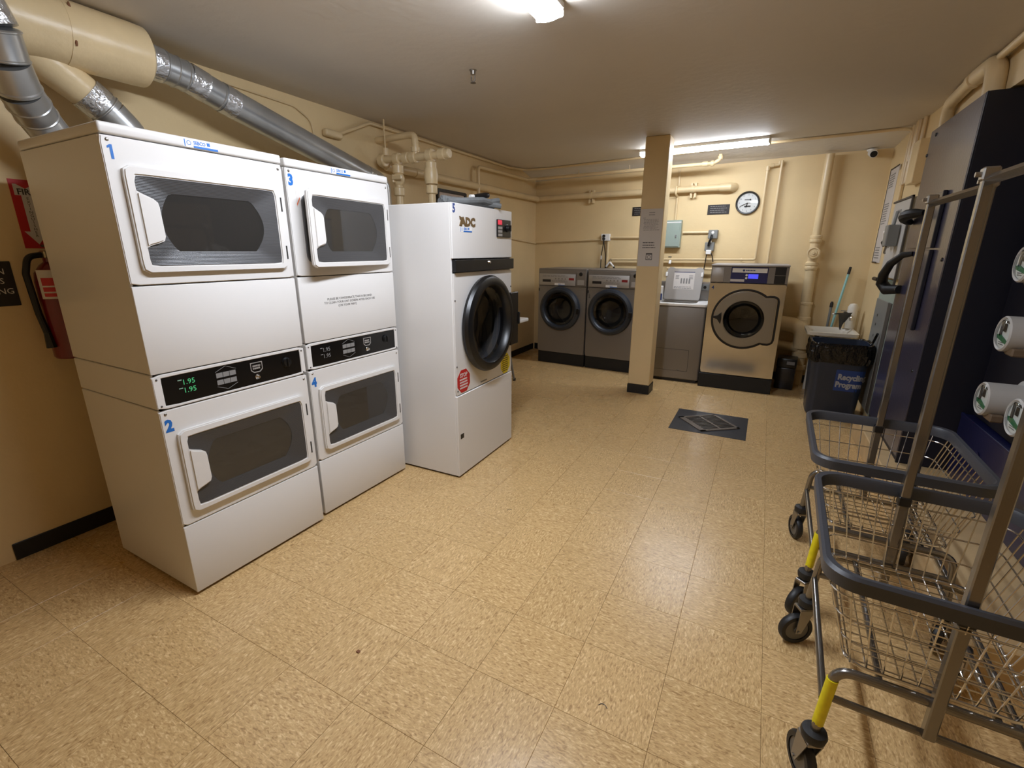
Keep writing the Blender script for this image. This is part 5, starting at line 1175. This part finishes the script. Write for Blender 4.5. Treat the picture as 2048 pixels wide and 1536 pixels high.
bm = B(); box(bm, 0.87, 0.96, 5.05, 5.20, 1.185, 1.23, 0.004); obj('bracket', bm, 'breaker', hd)
bm = B(); tube(bm, [(0.85, 5.06, 1.235), (0.85, 5.24, 1.235)], 0.016, 10); obj('lever', bm, 'wood_dark', hd)
bm = B(); tube(bm, [(0.89, 5.12, 1.23), (0.885, 5.11, 1.275)], 0.012, 8); obj('pivot', bm, 'black', hd)

# ---------------------------------------------------------------- laundry carts (local: origin on the floor under the basket's middle; x across, y along the hanging bar)
def laundry_cart(label, loc, rotz, swivels, PXS):
    t = thing('laundry_cart', label, 'laundry cart', loc, rotz, 'wire laundry carts')
    HX, HY, ZR = 0.268, 0.318, 0.695           # basket rim half sizes
    BX, BY, ZB = 0.186, 0.265, 0.425           # basket bottom half sizes
    # slate vinyl rim: flat band bent round the corners
    bm = B(); n = 8; outer = rrect(-HX-0.010, HX+0.010, -HY-0.010, HY+0.010, 0.075, n)
    secs = []
    for hx, hy, z in ((HX+0.008, HY+0.008, ZR-0.022), (HX+0.010, HY+0.010, ZR+0.012), (HX+0.004, HY+0.004, ZR+0.020), (HX-0.008, HY-0.008, ZR+0.018), (HX-0.012, HY-0.012, ZR+0.008), (HX-0.012, HY-0.012, ZR-0.022)):
        secs.append([(x, y, z) for x, y in rrect(-hx, hx, -hy, hy, 0.075, n)])
    loft(bm, secs+[secs[0]], False, False); bmesh.ops.remove_doubles(bm, verts=bm.verts, dist=1e-5); bmesh.ops.recalc_face_normals(bm, faces=bm.faces)
    rim = obj('rim_bumper', bm, 'bumper', t, label='slate grey vinyl rim')
    def side_at(f, hx0, hx1): return hx0+(hx1-hx0)*f
    nx, ny = 11, 15
    for i in range(nx):
        f = -1+2*i/(nx-1); xb = f*BX*0.94; xr = f*(HX-0.05)
        bm = B(); tube(bm, fillet([(xr, -HY+0.006, ZR-0.01), (xb, -BY, ZB), (xb, BY, ZB), (xr, HY-0.006, ZR-0.01)], 0.012, 3), 0.0021, 5, caps=False); obj('basket_wire', bm, 'chrome', t)
    for i in range(ny):
        f = -1+2*i/(ny-1); yb = f*BY*0.94; yr = f*(HY-0.05)
        bm = B(); tube(bm, fillet([(-HX+0.006, yr, ZR-0.01), (-BX, yb, ZB+0.004), (BX, yb, ZB+0.004), (HX-0.006, yr, ZR-0.01)], 0.012, 3), 0.0021, 5, caps=False); obj('basket_wire', bm, 'chrome', t)
    for f, r in ((0.27, 0.0026), (0.55, 0.0026), (0.82, 0.0026), (0.0, 0.0045)):
        hx, hy, z = HX-0.002+(BX-HX)*(1-(1-f)) if False else BX+(HX-BX)*f, BY+(HY-BY)*f, ZB+(ZR-ZB)*f
        bm = B(); tube(bm, [(x, y, z) for x, y in rrect(-hx, hx, -hy, hy, 0.05, 5)], r, 6, closed=True); obj('basket_hoop', bm, 'chrome', t)
    # frame: two bent end tubes with legs, low side rails, cross rails
    SX, SY, ZS = 0.218, 0.275, 0.195
    for s in (-1, 1):
        pts = [(-SX, s*(SY+0.015), ZS), (-SX+0.015, s*(BY+0.015), ZB-0.016), (SX-0.015, s*(BY+0.015), ZB-0.016), (SX, s*(SY+0.015), ZS)]
        bm = B(); tube(bm, fillet(pts, 0.05, 6), 0.0125, 12); obj('end_frame', bm, 'pole', t)
        bm = B(); cyl(bm, (-SX+0.004, s*(SY+0.008), 0.315), (SX-0.004, s*(SY+0.008), 0.315), 0.010, 10); obj('cross_rail', bm, 'pole', t)
        bm = B(); cyl(bm, (s*(SX-0.004), -SY, 0.295), (s*(SX-0.004), SY, 0.295), 0.0105, 12); obj('side_rail', bm, 'pole', t)
        bm = B(); cyl(bm, (s*BX*0.6, -BY-0.01, ZB-0.012), (s*BX*0.6, BY+0.01, ZB-0.012), 0.008, 10); obj('bottom_rail', bm, 'pole', t)
    bm = B(); tube(bm, [(-SX+0.003, -(SY+0.012), 0.222), (-SX+0.013, -(BY+0.018), 0.375)], 0.0145, 12); obj('tape_wrap', bm, 'yellow_tape', t, label='yellow tape round the leg')
    # hanging rack: two square poles and a bar
    for s in (-1, 1):
        y = s*(HY-0.026); PX = PXS[0] if s < 0 else PXS[1]
        bm = B(); box(bm, PX-0.013, PX+0.013, y-0.013, y+0.013, 0.315, 1.672, 0.003); p = obj('pole', bm, 'pole', t)
        bm = B(); box(bm, PX-0.018, PX+0.018, y-0.018, y+0.018, 1.650, 1.685, 0.004); cyl(bm, (PX-0.03, y, 1.667), (PX-0.012, y, 1.667), 0.007, 8); obj('bar_clamp', bm, 'screw', p)
        bm = B(); box(bm, PX-0.017, PX+0.017, y-0.017, y+0.017, ZR-0.04, ZR-0.008, 0.003); obj('pole_collar', bm, 'black', p)
    bm = B(); tube(bm, [(PXS[0], -HY+0.03, 1.652), (PXS[1], HY-0.03, 1.652)], 0.0145, 4); obj('hanging_bar', bm, 'pole', t)
    # casters
    k = 0
    for sx in (-1, 1):
        for sy in (-1, 1):
            a = swivels[k]; k += 1; X, Y = sx*SX, sy*(SY+0.015)
            rt = Matrix.Rotation(a, 3, 'Z')
            bm = B(); lathe(bm, [(0.0, 0.200), (0.014, 0.200), (0.030, 0.196), (0.033, 0.186), (0.030, 0.170), (0.016, 0.164), (0, 0.164)], (X, Y, 0), (0, 0, 1), 24); cst = obj('caster', bm, 'rubber', t, label='black caster bumper')
            def place(bm):
                bmesh.ops.rotate(bm, verts=bm.verts, cent=(0, 0, 0), matrix=rt); bmesh.ops.translate(bm, verts=bm.verts, vec=(X, Y, 0)); return bm
            off = 0.028; r = 0.063
            bm = B(); box(bm, -0.02, 0.034, -0.021, 0.021, 0.152, 0.164, 0.002)
            for s in (-1, 1):
                pl = [(-0.018, 0.158), (0.034, 0.158), (off+0.012, 0.055), (off-0.010, 0.055)]
                prism(bm, pl, s*0.021-0.0015, s*0.021+0.0015)
            obj('caster_fork', place(bm), 'screw', cst, kind='stuff')
            bm = B(); lathe(bm, [(r-0.018, -0.014), (r-0.004, -0.013), (r, -0.006), (r, 0.006), (r-0.004, 0.013), (r-0.018, 0.014)], (off, 0, r), (0, 1, 0), 32); obj('tire', place(bm), 'rubber', cst)
            bm = B(); lathe(bm, [(0, -0.017), (0.012, -0.017), (0.014, -0.011), (r-0.019, -0.011), (r-0.018, 0.0), (r-0.019, 0.011), (0.014, 0.011), (0.012, 0.017), (0, 0.017)], (off, 0, r), (0, 1, 0), 24); obj('wheel_hub', place(bm), 'caster_grey', cst)
            bm = B(); cyl(bm, (off, -0.026, r), (off, 0.026, r), 0.005, 8); obj('axle', place(bm), 'screw', cst)
    return t
laundry_cart('chrome wire laundry cart nearest the camera, filling the lower right', (0.512, 1.534, 0), -0.035, (2.0, -2.6, 1.05, 1.2), (-0.002, -0.020))
laundry_cart('chrome wire laundry cart farther from the camera, against the navy cabinet', (0.535, 2.300, 0), -0.02, (-2.2, 1.9, 1.2, 1.3), (0.030, 0.016))

# two curls of lint on the open floor
for label, x, y, a in (('thin dark curl of lint on the floor near the bottom middle of the photo', -0.292, 1.206, 0.3), ('tiny dark thread on the floor in front of dryer 5', -1.148, 2.135, 1.2)):
    t = thing('lint_curl', label, 'litter', (x, y, 0.0), a)
    bm = B(); tube(bm, fillet([(-0.014, 0, 0.0012), (-0.004, 0.008, 0.0014), (0.008, 0.004, 0.0014), (0.015, -0.008, 0.0012)], 0.01, 4), 0.0011, 5); obj('thread', bm, 'wood_dark', t)
